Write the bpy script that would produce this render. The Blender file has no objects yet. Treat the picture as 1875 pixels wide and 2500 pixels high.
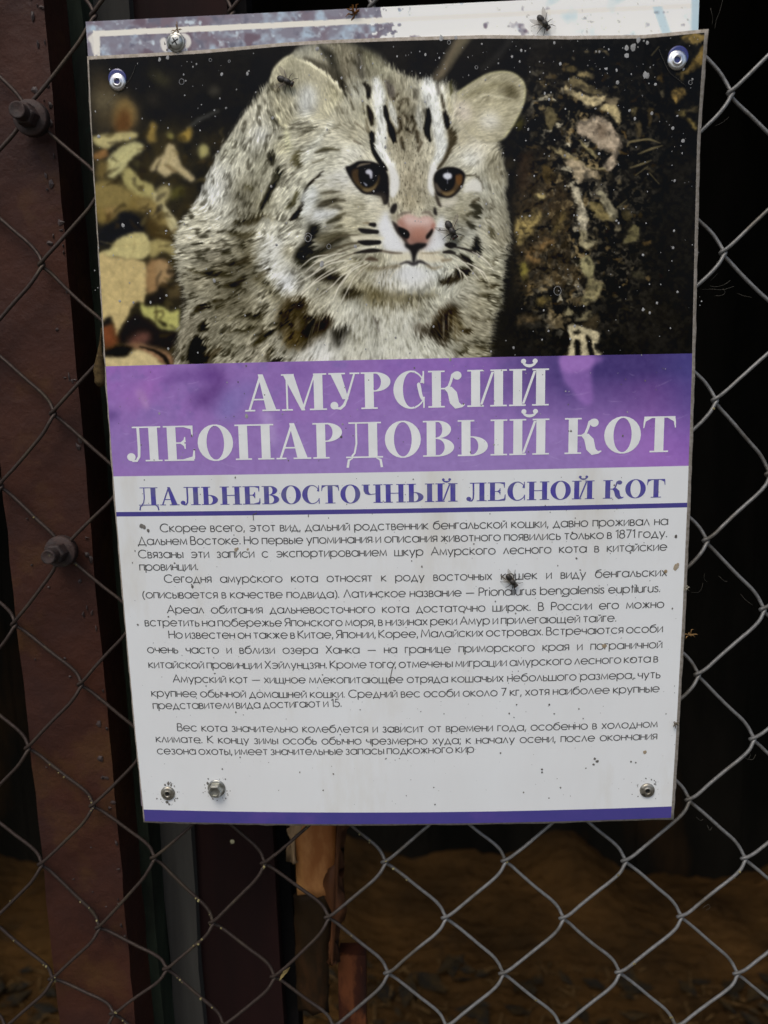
import bpy, bmesh, math, random
import numpy as np
from mathutils import Vector, Matrix
rnd = random.Random(11)
SC = bpy.context.scene
COL = SC.collection
# ---------------------------------------------------------------- camera and sign geometry, solved from the photograph's perspective
FPX, CXP, CYP = 2022.0, 937.5, 1250.0
SW, SH = 0.297, 0.404                      # the sign, metres
ZTOP = 1.34                                # height of its upper edge
CORN = [(213.5,137.5),(1729,70.5),(1645,2000),(351.5,2008.5)]
def _hom(src, dst):
    A = []; b = []
    for (s, t), (x, y) in zip(src, dst):
        A += [[s,t,1,0,0,0,-x*s,-x*t],[0,0,0,s,t,1,-y*s,-y*t]]; b += [x, y]
    return np.append(np.linalg.solve(np.array(A, float), np.array(b, float)), 1).reshape(3, 3)
HS = _hom([(0,0),(1,0),(1,1),(0,1)], CORN)
HSI = np.linalg.inv(HS)
_G = np.diag([1/FPX, 1/FPX, 1])@np.array([[1,0,-CXP],[0,1,-CYP],[0,0,1]])@HS
_lam = SW/np.linalg.norm(_G[:, 0])
_G = _G*_lam
R1 = _G[:, 0]/np.linalg.norm(_G[:, 0]); R2 = _G[:, 1]-R1*(R1@_G[:, 1]); R2 /= np.linalg.norm(R2)
RN = np.cross(R1, R2); T0 = _G[:, 2]
# world: x right along the sign, y into the cage, z up; sign's upper left corner at (-SW/2, 0, ZTOP)
RM = np.stack([R1, RN, -R2], 1)
TV = T0-RM@np.array([-SW/2, 0, ZTOP])
CAM = -RM.T@TV
def project(p):
    q = np.asarray(p, float)@RM.T+TV
    return np.stack([CXP+FPX*q[..., 0]/q[..., 2], CYP+FPX*q[..., 1]/q[..., 2]], -1)
def back(px, py, y):                       # the point of the upright plane at depth y seen at a pixel
    d = np.stack([(np.asarray(px, float)-CXP)/FPX, (np.asarray(py, float)-CYP)/FPX, np.ones_like(np.asarray(px, float))], -1)@RM
    k = (np.asarray(y, float)-CAM[1])/d[..., 1]
    return CAM+d*k[..., None]
def backz(px, py, z):
    d = np.array([(px-CXP)/FPX, (py-CYP)/FPX, 1.0])@RM
    return CAM+d*(z-CAM[2])/d[2]
# how the sheet bows: measured departures of its edges from straight lines
_ty = np.array([0,.06,.12,.2,.4,.55,.7,.87,1]); _lx = np.array([0,-4,-7,-9,-15,-15,-12,-7,0]); _rx = np.array([0,-4,-7,-4,4.5,7,7,4,0])
_sx = np.array([0,.1,.19,.32,.39,.5,.65,.78,.9,1]); _tp = np.array([0,-1,-3,-12,-14,-13,-9,2,8,0])
def bow(s, t):
    dx = (1-s)*np.interp(t, _ty, _lx)+s*np.interp(t, _ty, _rx)
    top = np.interp(s, _sx, _tp)*np.clip(1-t/.3, 0, 1)**1.4
    bot = 4*s*(1-s)*11*np.clip((t-.42)/.5, 0, 1)
    mid = -2*4*s*(1-s)*np.clip(1-abs(t-.36)/.15, 0, 1)
    return dx, top+bot+mid
def pix(s, t):
    w = HS[2, 0]*s+HS[2, 1]*t+1
    dx, dy = bow(s, t)
    return (HS[0, 0]*s+HS[0, 1]*t+HS[0, 2])/w+dx, (HS[1, 0]*s+HS[1, 1]*t+HS[1, 2])/w+dy
def unpix(x, y):
    x = np.asarray(x, float); y = np.asarray(y, float); s = np.full(x.shape, .5); t = np.full(x.shape, .5)
    for _ in range(14):
        dx, dy = bow(s, t)
        q = np.stack([x-dx, y-dy, np.ones_like(x)], -1)@HSI.T
        s = q[..., 0]/q[..., 2]; t = q[..., 1]/q[..., 2]
    return s, t
def surf(s, t, h=0.0):                     # a point h metres in front of the bowed sheet
    s = np.asarray(s, float); t = np.asarray(t, float)
    px, py = pix(s, t); _, dy = bow(s, t)
    p = back(px, py, -.00030*dy-.0006*np.sin(9*s+4*t))
    p[..., 1] -= h
    return p
# ---------------------------------------------------------------- camera, sky, sun, exposure
cam_d = bpy.data.cameras.new('camera'); cam = bpy.data.objects.new('camera', cam_d); COL.objects.link(cam)
cam_d.sensor_fit = 'VERTICAL'; cam_d.sensor_height = 36.0; cam_d.sensor_width = 27.0; cam_d.lens = 36.0*FPX/2500.0
cam_d.clip_start = .02; cam_d.clip_end = 600
_cr, _dn, _fw = np.array([1, 0, 0.])@RM, np.array([0, 1., 0])@RM, np.array([0, 0, 1.])@RM
cam.matrix_world = Matrix([[_cr[i], -_dn[i], -_fw[i], CAM[i]] for i in range(3)]+[[0, 0, 0, 1]])
SC.camera = cam
cam_d.dof.use_dof = True; cam_d.dof.focus_distance = .44; cam_d.dof.aperture_fstop = 8.5
SUN_EL, SUN_AZ = 58.0, 200.0               # light from the sky behind the photographer
W = bpy.data.worlds.new('World'); SC.world = W; W.use_nodes = True
nt = W.node_tree; bgn = nt.nodes['Background']; sky = nt.nodes.new('ShaderNodeTexSky')
sky.sky_type = 'NISHITA'; sky.sun_disc = False; sky.sun_elevation = math.radians(SUN_EL); sky.sun_rotation = math.radians(SUN_AZ)
sky.air_density = 1.0; sky.dust_density = 4.0; sky.ozone_density = 1.0
nt.links.new(sky.outputs[0], bgn.inputs[0]); bgn.inputs[1].default_value = 0.11
sun_d = bpy.data.lights.new('sun', 'SUN'); sun = bpy.data.objects.new('sun', sun_d); COL.objects.link(sun)
sun_d.energy = 0.9; sun_d.angle = math.radians(25); sun_d.color = (1.0, .96, .9)
_el, _az = math.radians(SUN_EL), math.radians(SUN_AZ)
_sd = Vector((math.sin(_az)*math.cos(_el), math.cos(_az)*math.cos(_el), math.sin(_el)))
sun.rotation_euler = _sd.to_track_quat('Z', 'Y').to_euler(); sun.location = (0, -6, 8)
SC.view_settings.view_transform = 'Standard'; SC.view_settings.look = 'None'
SC.view_settings.exposure = 0.22; SC.view_settings.gamma = 1.0; SC.view_settings.use_curve_mapping = False
# ---------------------------------------------------------------- helpers
def tag(o, label=None, cat=None, group=None, kind=None):
    if label: o['label'] = label
    if cat: o['category'] = cat
    if group: o['group'] = group
    if kind: o['kind'] = kind
    return o
def empty(name, loc=(0, 0, 0)):
    o = bpy.data.objects.new(name, None); o.location = loc; o.empty_display_size = .02; COL.objects.link(o); return o
def lin(c):
    c = np.asarray(c, float)/255.0
    return np.where(c <= .04045, c/12.92, ((c+.055)/1.055)**2.4)
class MB:
    def __init__(s): s.v = []; s.f = []; s.c = []
    def add(s, vs, fs, col=None):
        o = len(s.v); s.v += [tuple(map(float, p)) for p in vs]; s.f += [tuple(o+i for i in f) for f in fs]
        if col is not None: s.c += [col]*len(vs)
    def box(s, a, b):
        (x0, y0, z0), (x1, y1, z1) = a, b
        s.add([(x0,y0,z0),(x1,y0,z0),(x1,y1,z0),(x0,y1,z0),(x0,y0,z1),(x1,y0,z1),(x1,y1,z1),(x0,y1,z1)],
              [(0,3,2,1),(4,5,6,7),(0,1,5,4),(1,2,6,5),(2,3,7,6),(3,0,4,7)])
    def tube(s, pts, r, n=8, cap=True):
        pts = [Vector(p) for p in pts]; k = len(pts); rr = [r]*k if np.isscalar(r) else list(r)
        d0 = (pts[1]-pts[0]).normalized(); up = Vector((0, 0, 1)) if abs(d0.z) < .9 else Vector((1, 0, 0))
        nn = d0.cross(up).normalized(); vs = []; fs = []
        for i, p in enumerate(pts):
            d = (pts[min(i+1, k-1)]-pts[max(i-1, 0)]).normalized()
            nn = (nn-d*nn.dot(d)).normalized(); bb = d.cross(nn)
            for j in range(n):
                a = 2*math.pi*j/n; vs.append(p+(nn*math.cos(a)+bb*math.sin(a))*rr[i])
        for i in range(k-1):
            for j in range(n):
                fs.append((i*n+j, i*n+(j+1) % n, (i+1)*n+(j+1) % n, (i+1)*n+j))
        if cap: fs += [tuple(range(n))[::-1], tuple((k-1)*n+j for j in range(n))]
        s.add(vs, fs)
    def lathe(s, prof, M, n=24):           # profile (radius, height) turned about M's z axis
        vs = []; fs = []
        for (r, h) in prof:
            for j in range(n):
                a = 2*math.pi*j/n; vs.append(M@Vector((r*math.cos(a), r*math.sin(a), h)))
        for i in range(len(prof)-1):
            for j in range(n): fs.append((i*n+j, i*n+(j+1) % n, (i+1)*n+(j+1) % n, (i+1)*n+j))
        s.add(vs, fs)
    def build(s, name, m, parent=None, smooth=False):
        me = bpy.data.meshes.new(name); me.from_pydata(s.v, [], s.f); me.update()
        if m: me.materials.append(m)
        if smooth: me.polygons.foreach_set('use_smooth', [True]*len(me.polygons))
        o = bpy.data.objects.new(name, me); COL.objects.link(o)
        if parent is not None:
            o.parent = parent; o.matrix_parent_inverse = Matrix.Translation(-Vector(parent.location)) if parent.parent is None else Matrix()
        return o
def grid_mesh(name, pts, colors, m, parent=None, smooth=True):
    nj, ni, _ = pts.shape
    me = bpy.data.meshes.new(name)
    idx = np.arange(nj*ni).reshape(nj, ni)
    q = np.stack([idx[:-1, :-1], idx[1:, :-1], idx[1:, 1:], idx[:-1, 1:]], -1).reshape(-1, 4)
    me.vertices.add(nj*ni); me.vertices.foreach_set('co', pts.astype(np.float32).ravel())
    me.loops.add(q.size); me.loops.foreach_set('vertex_index', q.astype(np.int32).ravel())
    me.polygons.add(len(q)); me.polygons.foreach_set('loop_start', np.arange(0, q.size, 4, dtype=np.int32))
    me.polygons.foreach_set('use_smooth', np.full(len(q), smooth))
    me.update(calc_edges=True)
    if colors is not None:
        at = me.color_attributes.new('print', 'FLOAT_COLOR', 'POINT')
        at.data.foreach_set('color', np.concatenate([colors.reshape(-1, 3), np.ones((nj*ni, 1))], 1).astype(np.float32).ravel())
    me.materials.append(m); me.validate()
    o = bpy.data.objects.new(name, me); COL.objects.link(o)
    if parent is not None:
        o.parent = parent; o.matrix_parent_inverse = Matrix.Translation(-Vector(parent.location))
    return o
# ---- procedural materials
def mat(name, col, rough=.6, metal=0.0, spec=.5, col2=None, scale=30.0, lo=.4, hi=.6, bump=0.0, bscale=None, col3=None, scale3=8.0, lo3=.55, hi3=.65, coat=0.0, detail=6, rvar=0.0, stretch=None):
    m = bpy.data.materials.new(name); m.use_nodes = True; t = m.node_tree; b = t.nodes['Principled BSDF']
    b.inputs['Roughness'].default_value = rough; b.inputs['Metallic'].default_value = metal; b.inputs['Specular IOR Level'].default_value = spec
    b.inputs['Coat Weight'].default_value = coat; b.inputs['Coat Roughness'].default_value = .15
    tc = t.nodes.new('ShaderNodeTexCoord'); src = tc.outputs['Object']
    if stretch:
        mp = t.nodes.new('ShaderNodeMapping'); mp.inputs['Scale'].default_value = stretch; t.links.new(src, mp.inputs[0]); src = mp.outputs[0]
    def noise(sc, det=detail):
        n = t.nodes.new('ShaderNodeTexNoise'); n.inputs['Scale'].default_value = sc; n.inputs['Detail'].default_value = det; n.inputs['Roughness'].default_value = .62
        t.links.new(src, n.inputs['Vector']); return n.outputs['Fac']
    def ramp(f, a, c):
        r = t.nodes.new('ShaderNodeMapRange'); r.inputs[1].default_value = a; r.inputs[2].default_value = c; t.links.new(f, r.inputs[0]); return r.outputs[0]
    def mix(f, a, c):
        x = t.nodes.new('ShaderNodeMix'); x.data_type = 'RGBA'; t.links.new(f, x.inputs[0])
        for k, q in ((6, a), (7, c)):
            if isinstance(q, tuple): x.inputs[k].default_value = (*q, 1)
            else: t.links.new(q, x.inputs[k])
        return x.outputs[2]
    cur = tuple(col)
    if col2 is not None:
        cur = mix(ramp(noise(scale), lo, hi), cur, tuple(col2))
    if col3 is not None:
        cur = mix(ramp(noise(scale3), lo3, hi3), cur, tuple(col3))
    if isinstance(cur, tuple): b.inputs['Base Color'].default_value = (*cur, 1)
    else: t.links.new(cur, b.inputs['Base Color'])
    if rvar:
        f = noise(scale*1.7); r = t.nodes.new('ShaderNodeMapRange'); r.inputs[1].default_value = .3; r.inputs[2].default_value = .7
        r.inputs[3].default_value = max(.05, rough-rvar); r.inputs[4].default_value = min(1, rough+rvar); t.links.new(f, r.inputs[0]); t.links.new(r.outputs[0], b.inputs['Roughness'])
    if bump:
        bp = t.nodes.new('ShaderNodeBump'); bp.inputs['Strength'].default_value = 1.0; bp.inputs['Distance'].default_value = bump
        t.links.new(noise(bscale or scale), bp.inputs['Height']); t.links.new(bp.outputs[0], b.inputs['Normal'])
    return m
def print_mat(name, gain, rough, spec):
    m = bpy.data.materials.new(name); m.use_nodes = True; t = m.node_tree; b = t.nodes['Principled BSDF']
    a = t.nodes.new('ShaderNodeAttribute'); a.attribute_name = 'print'
    x = t.nodes.new('ShaderNodeVectorMath'); x.operation = 'SCALE'; x.inputs['Scale'].default_value = gain
    t.links.new(a.outputs['Color'], x.inputs[0]); t.links.new(x.outputs[0], b.inputs['Base Color'])
    tc = t.nodes.new('ShaderNodeTexCoord'); n = t.nodes.new('ShaderNodeTexNoise'); n.inputs['Scale'].default_value = 45; n.inputs['Detail'].default_value = 5
    t.links.new(tc.outputs['Object'], n.inputs['Vector'])
    r = t.nodes.new('ShaderNodeMapRange'); r.inputs[1].default_value = .3; r.inputs[2].default_value = .7; r.inputs[3].default_value = rough-.1; r.inputs[4].default_value = rough+.12
    t.links.new(n.outputs['Fac'], r.inputs[0]); t.links.new(r.outputs[0], b.inputs['Roughness'])
    b.inputs['Specular IOR Level'].default_value = spec
    return m
# ---------------------------------------------------------------- the printed photograph on the sign, painted stroke by stroke
PX0, PY0, PS = 196.0, 50.0, 0.8
PW, PH = int((1740-PX0)*PS), int((1190-PY0)*PS)
PXX, PYY = np.meshgrid(PX0+(np.arange(PW)+.5)/PS, PY0+(np.arange(PH)+.5)/PS)
CROP = {'A':(200,60,3.318),'B':(600,60,4.1475),'C':(900,60,4.1475),'D':(1250,60,3.318),
        'E':(200,450,3.318),'F':(600,400,4.1475),'G':(900,400,4.1475),'H':(1250,450,3.318),
        'I':(240,850,2.183),'J':(950,850,2.183),'S':(0,0,1.0)}
prng = np.random.default_rng(7)

def cr(c, pts):
    ox, oy, s = CROP[c]
    return np.array([(ox+x/s, oy+y/s) for x, y in pts], float)

def catmull(p, closed, n=6):
    p = np.asarray(p, float)
    if len(p) < 3: return p
    if closed: q = np.vstack([p[-1:], p, p[:2]])
    else: q = np.vstack([2*p[0]-p[1], p, 2*p[-1]-p[-2]])
    out = []
    for i in range(1, len(q)-2):
        a, b, c, d = q[i-1], q[i], q[i+1], q[i+2]
        for t in np.arange(n)/n:
            out.append(.5*(2*b+(c-a)*t+(2*a-5*b+4*c-d)*t*t+(3*b-a-3*c+d)*t**3))
    if not closed: out.append(p[-1])
    return np.array(out)

def blur(a, s):
    if s < .25: return a
    r = int(math.ceil(2.6*s)); k = np.exp(-.5*(np.arange(-r, r+1)/s)**2); k /= k.sum()
    for ax in (0, 1):
        pad = [(0, 0)]*a.ndim; pad[ax] = (r, r)
        b = np.pad(a, pad, mode='edge'); o = np.zeros_like(a, float); n = a.shape[ax]
        for i, w in enumerate(k):
            sl = [slice(None)]*a.ndim; sl[ax] = slice(i, i+n); o += w*b[tuple(sl)]
        a = o
    return a

def vnoise(h, w, cell, seed, aspect=1.0):
    g = np.random.default_rng(seed)
    gh, gw = int(h/cell)+3, int(w/(cell*aspect))+3
    r = g.random((gh, gw))
    y = np.arange(h)/cell; x = np.arange(w)/(cell*aspect)
    y0 = y.astype(int); x0 = x.astype(int); fy = (y-y0)[:, None]; fx = (x-x0)[None]
    fy = fy*fy*(3-2*fy); fx = fx*fx*(3-2*fx)
    a = r[y0][:, x0]; b = r[y0][:, x0+1]; c = r[y0+1][:, x0]; d = r[y0+1][:, x0+1]
    return (a*(1-fx)+b*fx)*(1-fy)+(c*(1-fx)+d*fx)*fy

def fbm(cell, seed, octv=4, h=None, w=None):
    h = h or PH; w = w or PW
    o = 0; amp = 1; tot = 0
    for i in range(octv):
        o = o+amp*vnoise(h, w, max(1.01, cell/2**i), seed+i); tot += amp; amp *= .55
    return o/tot

def bbox(p, m):
    q = (p-[PX0, PY0])*PS
    x0 = int(max(0, q[:, 0].min()-m)); x1 = int(min(PW, q[:, 0].max()+m+1))
    y0 = int(max(0, q[:, 1].min()-m)); y1 = int(min(PH, q[:, 1].max()+m+1))
    return x0, x1, y0, y1

def poly_mask(pts, soft, smooth=True):
    p = catmull(pts, True) if smooth else np.asarray(pts, float)
    x0, x1, y0, y1 = bbox(p, 3*soft*PS+3)
    if x1 <= x0 or y1 <= y0: return None
    acc = 0
    for dx in (-.25, .25):
        for dy in (-.25, .25):
            X = PXX[y0:y1, x0:x1]+dx/PS; Y = PYY[y0:y1, x0:x1]+dy/PS
            ins = np.zeros(X.shape, bool)
            for (ax, ay), (bx, by) in zip(p, np.roll(p, -1, 0)):
                if ay == by: continue
                c = ((ay > Y) != (by > Y)) & (X < (bx-ax)*(Y-ay)/(by-ay)+ax)
                ins ^= c
            acc = acc+ins*.25
    return blur(acc, soft*PS), (x0, x1, y0, y1)

def stroke_mask(pts, w, soft):
    n = len(pts)
    w = np.full(n, w, float) if np.isscalar(w) else np.interp(np.linspace(0, 1, n), np.linspace(0, 1, len(w)), w)
    pw = catmull(np.c_[pts, w], False) if n > 2 else np.c_[pts, w]
    p, r = pw[:, :2], pw[:, 2]/2
    x0, x1, y0, y1 = bbox(p, (r.max()+2*soft)*PS+3)
    if x1 <= x0 or y1 <= y0: return None
    X = PXX[y0:y1, x0:x1]; Y = PYY[y0:y1, x0:x1]
    best = np.full(X.shape, 1e9)
    for i in range(len(p)-1):
        d = p[i+1]-p[i]; L = d@d+1e-9
        t = np.clip(((X-p[i, 0])*d[0]+(Y-p[i, 1])*d[1])/L, 0, 1)
        best = np.minimum(best, np.hypot(X-p[i, 0]-t*d[0], Y-p[i, 1]-t*d[1])-(r[i]+t*(r[i+1]-r[i])))
    s = max(soft, .6/PS)
    return np.clip(.5-best/(2*s), 0, 1), (x0, x1, y0, y1)

def lay(L, mb, col, alpha=1.0, tex=None):
    if mb is None: return
    m, (x0, x1, y0, y1) = mb
    if tex is not None: m = m*tex[y0:y1, x0:x1]
    m = (m*alpha)[..., None]
    L[y0:y1, x0:x1] = L[y0:y1, x0:x1]*(1-m)+np.array(col, float)*m

def P(L, c, pts, col, soft=3, alpha=1.0, tex=None, smooth=True):
    lay(L, poly_mask(cr(c, pts), soft, smooth), col, alpha, tex)

def K(L, c, pts, w, col, soft=1.5, alpha=1.0, tex=None):
    s = CROP[c][2]
    w = w/s if np.isscalar(w) else [q/s for q in w]
    lay(L, stroke_mask(cr(c, pts), w, soft), col, alpha, tex)

def idw(ctrl, power=2.6, soften=14.0):
    step = 6
    X = PXX[::step, ::step]; Y = PYY[::step, ::step]
    num = 0; den = 0
    for x, y, *v in ctrl:
        w = 1/((X-x)**2+(Y-y)**2+soften**2)**(power/2)
        num = num+w[..., None]*np.array(v, float); den = den+w
    g = num/den[..., None]
    yy = np.clip(np.arange(PH)/step, 0, g.shape[0]-1.001); xx = np.clip(np.arange(PW)/step, 0, g.shape[1]-1.001)
    y0 = yy.astype(int); x0 = xx.astype(int); fy = (yy-y0)[:, None, None]; fx = (xx-x0)[None, :, None]
    return (g[y0][:, x0]*(1-fx)+g[y0][:, x0+1]*fx)*(1-fy)+(g[y0+1][:, x0]*(1-fx)+g[y0+1][:, x0+1]*fx)*fy

def sample(a, x, y):
    xi = np.clip(np.rint(x).astype(int), 0, PW-1); yi = np.clip(np.rint(y).astype(int), 0, PH-1)
    return a[yi, xi]

def sample_lin(a, x, y):
    x = np.clip(x, 0, PW-1.001); y = np.clip(y, 0, PH-1.001)
    x0 = x.astype(int); y0 = y.astype(int); fx = (x-x0); fy = (y-y0)
    if a.ndim == 3: fx = fx[..., None]; fy = fy[..., None]
    return (a[y0, x0]*(1-fx)+a[y0, x0+1]*fx)*(1-fy)+(a[y0+1, x0]*(1-fx)+a[y0+1, x0+1]*fx)*fy

def lic(noise, dx, dy, n):
    gx, gy = np.meshgrid(np.arange(PW, dtype=float), np.arange(PH, dtype=float))
    acc = noise.copy(); tot = 1.0
    for sgn in (1, -1):
        x, y = gx.copy(), gy.copy()
        for i in range(n):
            vx = sample(dx, x, y); vy = sample(dy, x, y)
            x += sgn*vx; y += sgn*vy
            w = 1-i/(n+1); acc += w*sample(noise, x, y); tot += w
    acc /= tot
    return (acc-acc.mean())/acc.std()

def paint_background():
    L = np.zeros((PH, PW, 3)); L[:] = (25, 24, 22)
    n = fbm(60, 11, 4); L += (n-.5)[..., None]*np.array([14, 12, 9])
    L += np.clip((150-PYY)/150, 0, 1)[..., None]*np.array([7, 8, 9])
    leaf = fbm(26, 31, 4)
    def lf(c, pts, col, soft=3.5, a=1.0): P(L, c, pts, col, soft, a, tex=np.clip(.86+.5*(leaf), 0, 1))
    P(L, 'S', [(225,330),(400,310),(520,330),(560,380),(480,520),(450,700),(440,890),(240,890),(225,560)], (58,50,28), 22, .75, tex=np.clip(1.8*leaf-.3, 0, 1))
    # blurred shapes at upper left
    P(L, 'A', [(90,380),(200,420),(330,560),(420,640),(450,760),(430,860),(250,860),(100,820)], (62,54,38), 16)
    P(L, 'A', [(80,560),(240,540),(300,640),(150,700)], (92,84,62), 12, .8)
    P(L, 'A', [(290,640),(360,600),(440,690),(430,800),(330,840),(250,780)], (118,98,58), 8)
    P(L, 'A', [(290,720),(360,690),(400,760),(380,860),(270,860)], (86,58,30), 8)
    P(L, 'A', [(540,380),(640,390),(720,470),(640,490)], (58,55,36), 9, .8)
    P(L, 'A', [(520,580),(600,570),(620,640),(540,650)], (52,47,38), 9, .6)
    P(L, 'A', [(1040,500),(1110,510),(1100,570),(1030,560)], (60,57,48), 6, .8)
    K(L, 'A', [(850,840),(960,770),(1100,700)], [10,36,16], (62,62,58), 4, .8)
    lf('A', [(90,905),(260,880),(430,870),(430,925),(300,950),(200,1010),(110,960)], (168,158,108))
    lf('A', [(100,1050),(190,1010),(210,1060),(110,1090)], (124,92,54))
    lf('A', [(205,1225),(190,1120),(260,1040),(370,960),(490,960),(490,1020),(380,1110),(330,1190),(270,1240)], (170,165,116))
    lf('A', [(330,1190),(390,1160),(470,1250),(560,1290),(600,1370),(660,1480),(470,1490),(430,1400),(350,1300)], (152,144,92))
    lf('A', [(520,900),(560,800),(600,800),(590,910),(600,950),(540,950)], (128,108,56), 4)
    lf('A', [(690,890),(720,870),(745,910),(710,935)], (118,112,62), 4)
    lf('A', [(780,910),(840,860),(880,830),(880,920),(840,945)], (148,124,58), 4)
    lf('A', [(545,1190),(600,1090),(660,1060),(690,970),(740,970),(780,1060),(800,1140),(860,1190),(920,1250),(880,1270),(760,1190),(680,1230),(600,1180)], (172,158,118))
    lf('A', [(950,980),(1010,975),(1035,1040),(960,1090)], (150,144,92), 4)
    lf('A', [(430,1110),(460,1110),(450,1170)], (70,66,40), 5)
    lf('A', [(700,1350),(800,1310),(830,1370),(720,1420)], (78,74,36), 6)
    lf('E', [(110,130),(330,60),(500,110),(590,230),(440,210),(300,230),(180,320),(110,280)], (112,96,52), 5)
    lf('E', [(180,140),(330,110),(300,210),(230,250)], (138,112,70), 6)
    P(L, 'E', [(460,140),(560,120),(600,190),(560,220)], (26,22,18), 5)
    P(L, 'E', [(130,400),(190,330),(300,280),(280,240),(360,220),(470,270),(520,370),(420,410),(260,460),(140,490)], (22,22,24), 4)
    lf('E', [(575,80),(640,90),(680,180),(760,280),(790,360),(770,420),(700,360),(640,290),(590,250)], (178,170,128), 3)
    P(L, 'E', [(520,260),(640,290),(720,390),(740,460),(600,450),(530,380)], (62,50,26), 6)
    lf('E', [(540,480),(620,450),(740,480),(770,600),(660,540),(560,600)], (150,138,88), 4)
    lf('E', [(125,560),(230,520),(290,440),(400,400),(520,400),(545,560),(440,610),(250,590),(130,600)], (176,166,114), 3)
    lf('E', [(128,600),(250,590),(440,610),(520,650),(535,780),(520,880),(500,960),(430,950),(380,1050),(330,1140),(280,1220),(240,1080),(150,1100)], (178,160,110), 3)
    lf('E', [(530,660),(600,610),(680,630),(720,690),(650,780),(610,880),(530,890)], (136,108,72), 4)
    P(L, 'E', [(520,900),(600,870),(660,760),(760,690),(830,820),(830,940),(740,930),(680,900),(670,1000),(520,980)], (28,25,20), 4)
    lf('E', [(690,860),(790,800),(800,900),(720,930)], (72,62,40), 5)
    lf('E', [(470,960),(520,990),(640,990),(720,1030),(790,1010),(790,1090),(800,1180),(700,1190),(620,1150),(560,1090),(490,1050)], (166,164,96), 3)
    lf('A', [(95,1290),(200,1260),(330,1300),(420,1370),(360,1470),(200,1490),(100,1440)], (120,106,62), 6)
    lf('A', [(600,1360),(680,1290),(720,1330),(690,1420),(640,1480)], (150,140,96), 5)
    lf('A', [(130,1110),(190,1100),(220,1180),(160,1260),(110,1220)], (96,82,46), 6)
    lf('E', [(600,630),(690,640),(740,720),(660,820),(610,760)], (150,124,86), 5)
    lf('E', [(440,140),(560,110),(640,200),(700,330),(640,330),(540,240)], (128,112,66), 6)
    P(L, 'E', [(610,1110),(690,1130),(680,1165)], (30,28,18), 3)
    P(L, 'E', [(340,1150),(420,1060),(500,1080),(600,1150),(640,1190),(780,1190),(760,1340),(560,1320),(300,1290)], (24,21,20), 4)
    P(L, 'E', [(160,1140),(240,1140),(290,1290),(170,1320)], (108,62,38), 6)
    P(L, 'E', [(160,1120),(220,1070),(240,1130),(180,1150)], (26,24,22), 3)
    P(L, 'E', [(390,1260),(480,1200),(560,1220),(500,1290),(400,1310)], (96,64,54), 7)
    P(L, 'E', [(330,1310),(450,1290),(600,1330),(720,1380),(740,1470),(640,1450),(440,1330)], (132,100,72), 5)
    P(L, 'E', [(180,1370),(290,1310),(420,1340),(380,1400),(190,1400)], (20,18,16), 3)
    lf('E', [(175,1410),(300,1400),(370,1390),(430,1340),(560,1380),(640,1450),(680,1500),(175,1500)], (186,170,124), 3)
    K(L, 'E', [(470,1320),(590,1350),(660,1400),(700,1460)], [10,26,34,24], (26,22,18), 2)
    rid = 1-2*abs(fbm(20, 701, 4)-.5); gr = fbm(5, 711, 3); lg = fbm(46, 721, 3)
    env = np.clip((PXX-1262)/45, 0, 1)*np.clip((1655-PXX)/140, 0, 1)*np.clip((PYY-150)/120, 0, 1)*np.clip(1.1-(PYY-640)/200, 0, 1)*np.clip(1.35-np.clip((PXX-1500)/130, 0, 1)*np.clip((PYY-420)/120, 0, 1)*1.2, 0, 1)
    w = np.clip((rid-.80)*4.5+(gr-.5)*2.2+(lg-.52)*2.4, 0, 1)*env
    L = L*(1-w[..., None]*.6)+np.array([90,84,70])*(.2+1.3*gr)[..., None]*w[..., None]*.6
    for k_, (c2, th) in enumerate((((168,160,134), .60), ((128,112,78), .57))):
        n_ = fbm(17, 731+k_*10, 4); st = np.exp(-((PXX-(1395+.30*(PYY-300)*(PYY < 420)-.1*abs(PYY-420)))/62)**2)
        w = np.clip((n_-th)*9, 0, 1)*np.clip(st*env*1.5, 0, 1)*np.clip(.4+1.2*gr, 0, 1)
        L = L*(1-w[..., None])+np.array(c2, float)*w[..., None]
    dk = np.clip((fbm(11, 761, 4)-.53)*9, 0, 1)*env; L = L*(1-.8*dk[..., None])
    # bark litter: small chips and strips over the right of the picture
    for q in range(420):
        x, y = 1275+prng.random()*390, 120+prng.random()*640
        g0 = math.exp(-((x-(1420+.12*(y-300)))/95)**2)+.35*math.exp(-((x-1580)/70)**2)*(y < 420)+.55*(x < 1400)*(y > 420)
        if prng.random() > g0: continue
        a = prng.normal(.9, .5) if x < 1400 else prng.normal(.4, .7); l = 4+prng.random()**2*26; w = 2+prng.random()*7; f = .3+.6*prng.random()**1.6
        c2 = np.array([(118,100,66),(96,78,48),(132,120,90),(88,82,66)][q % 4], float)*f
        K(L, 'S', [(x, y), (x+l*.5*math.cos(a)+prng.normal(0, 2), y-l*.5*math.sin(a)+prng.normal(0, 2)), (x+l*math.cos(a), y-l*math.sin(a))], [w*.4, w, w*.3], c2, 1.6, .85)
    for q in range(150):
        x, y = 250+prng.random()*330, 330+prng.random()*540
        if y > 560 and x < 372: continue
        l = 8+prng.random()*30; a = prng.normal(.5, .9); f = .35+.5*prng.random()
        K(L, 'S', [(x, y), (x+l*.5*math.cos(a)+prng.normal(0, 5), y-l*.5*math.sin(a)+prng.normal(0, 4)), (x+l*math.cos(a), y-l*math.sin(a))], [3, 6+9*prng.random(), 3], np.array([(120,106,62),(92,72,40),(30,26,22),(70,58,30)][q % 4], float)*(f if q % 4 != 2 else 1), 3.2, .5)
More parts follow.
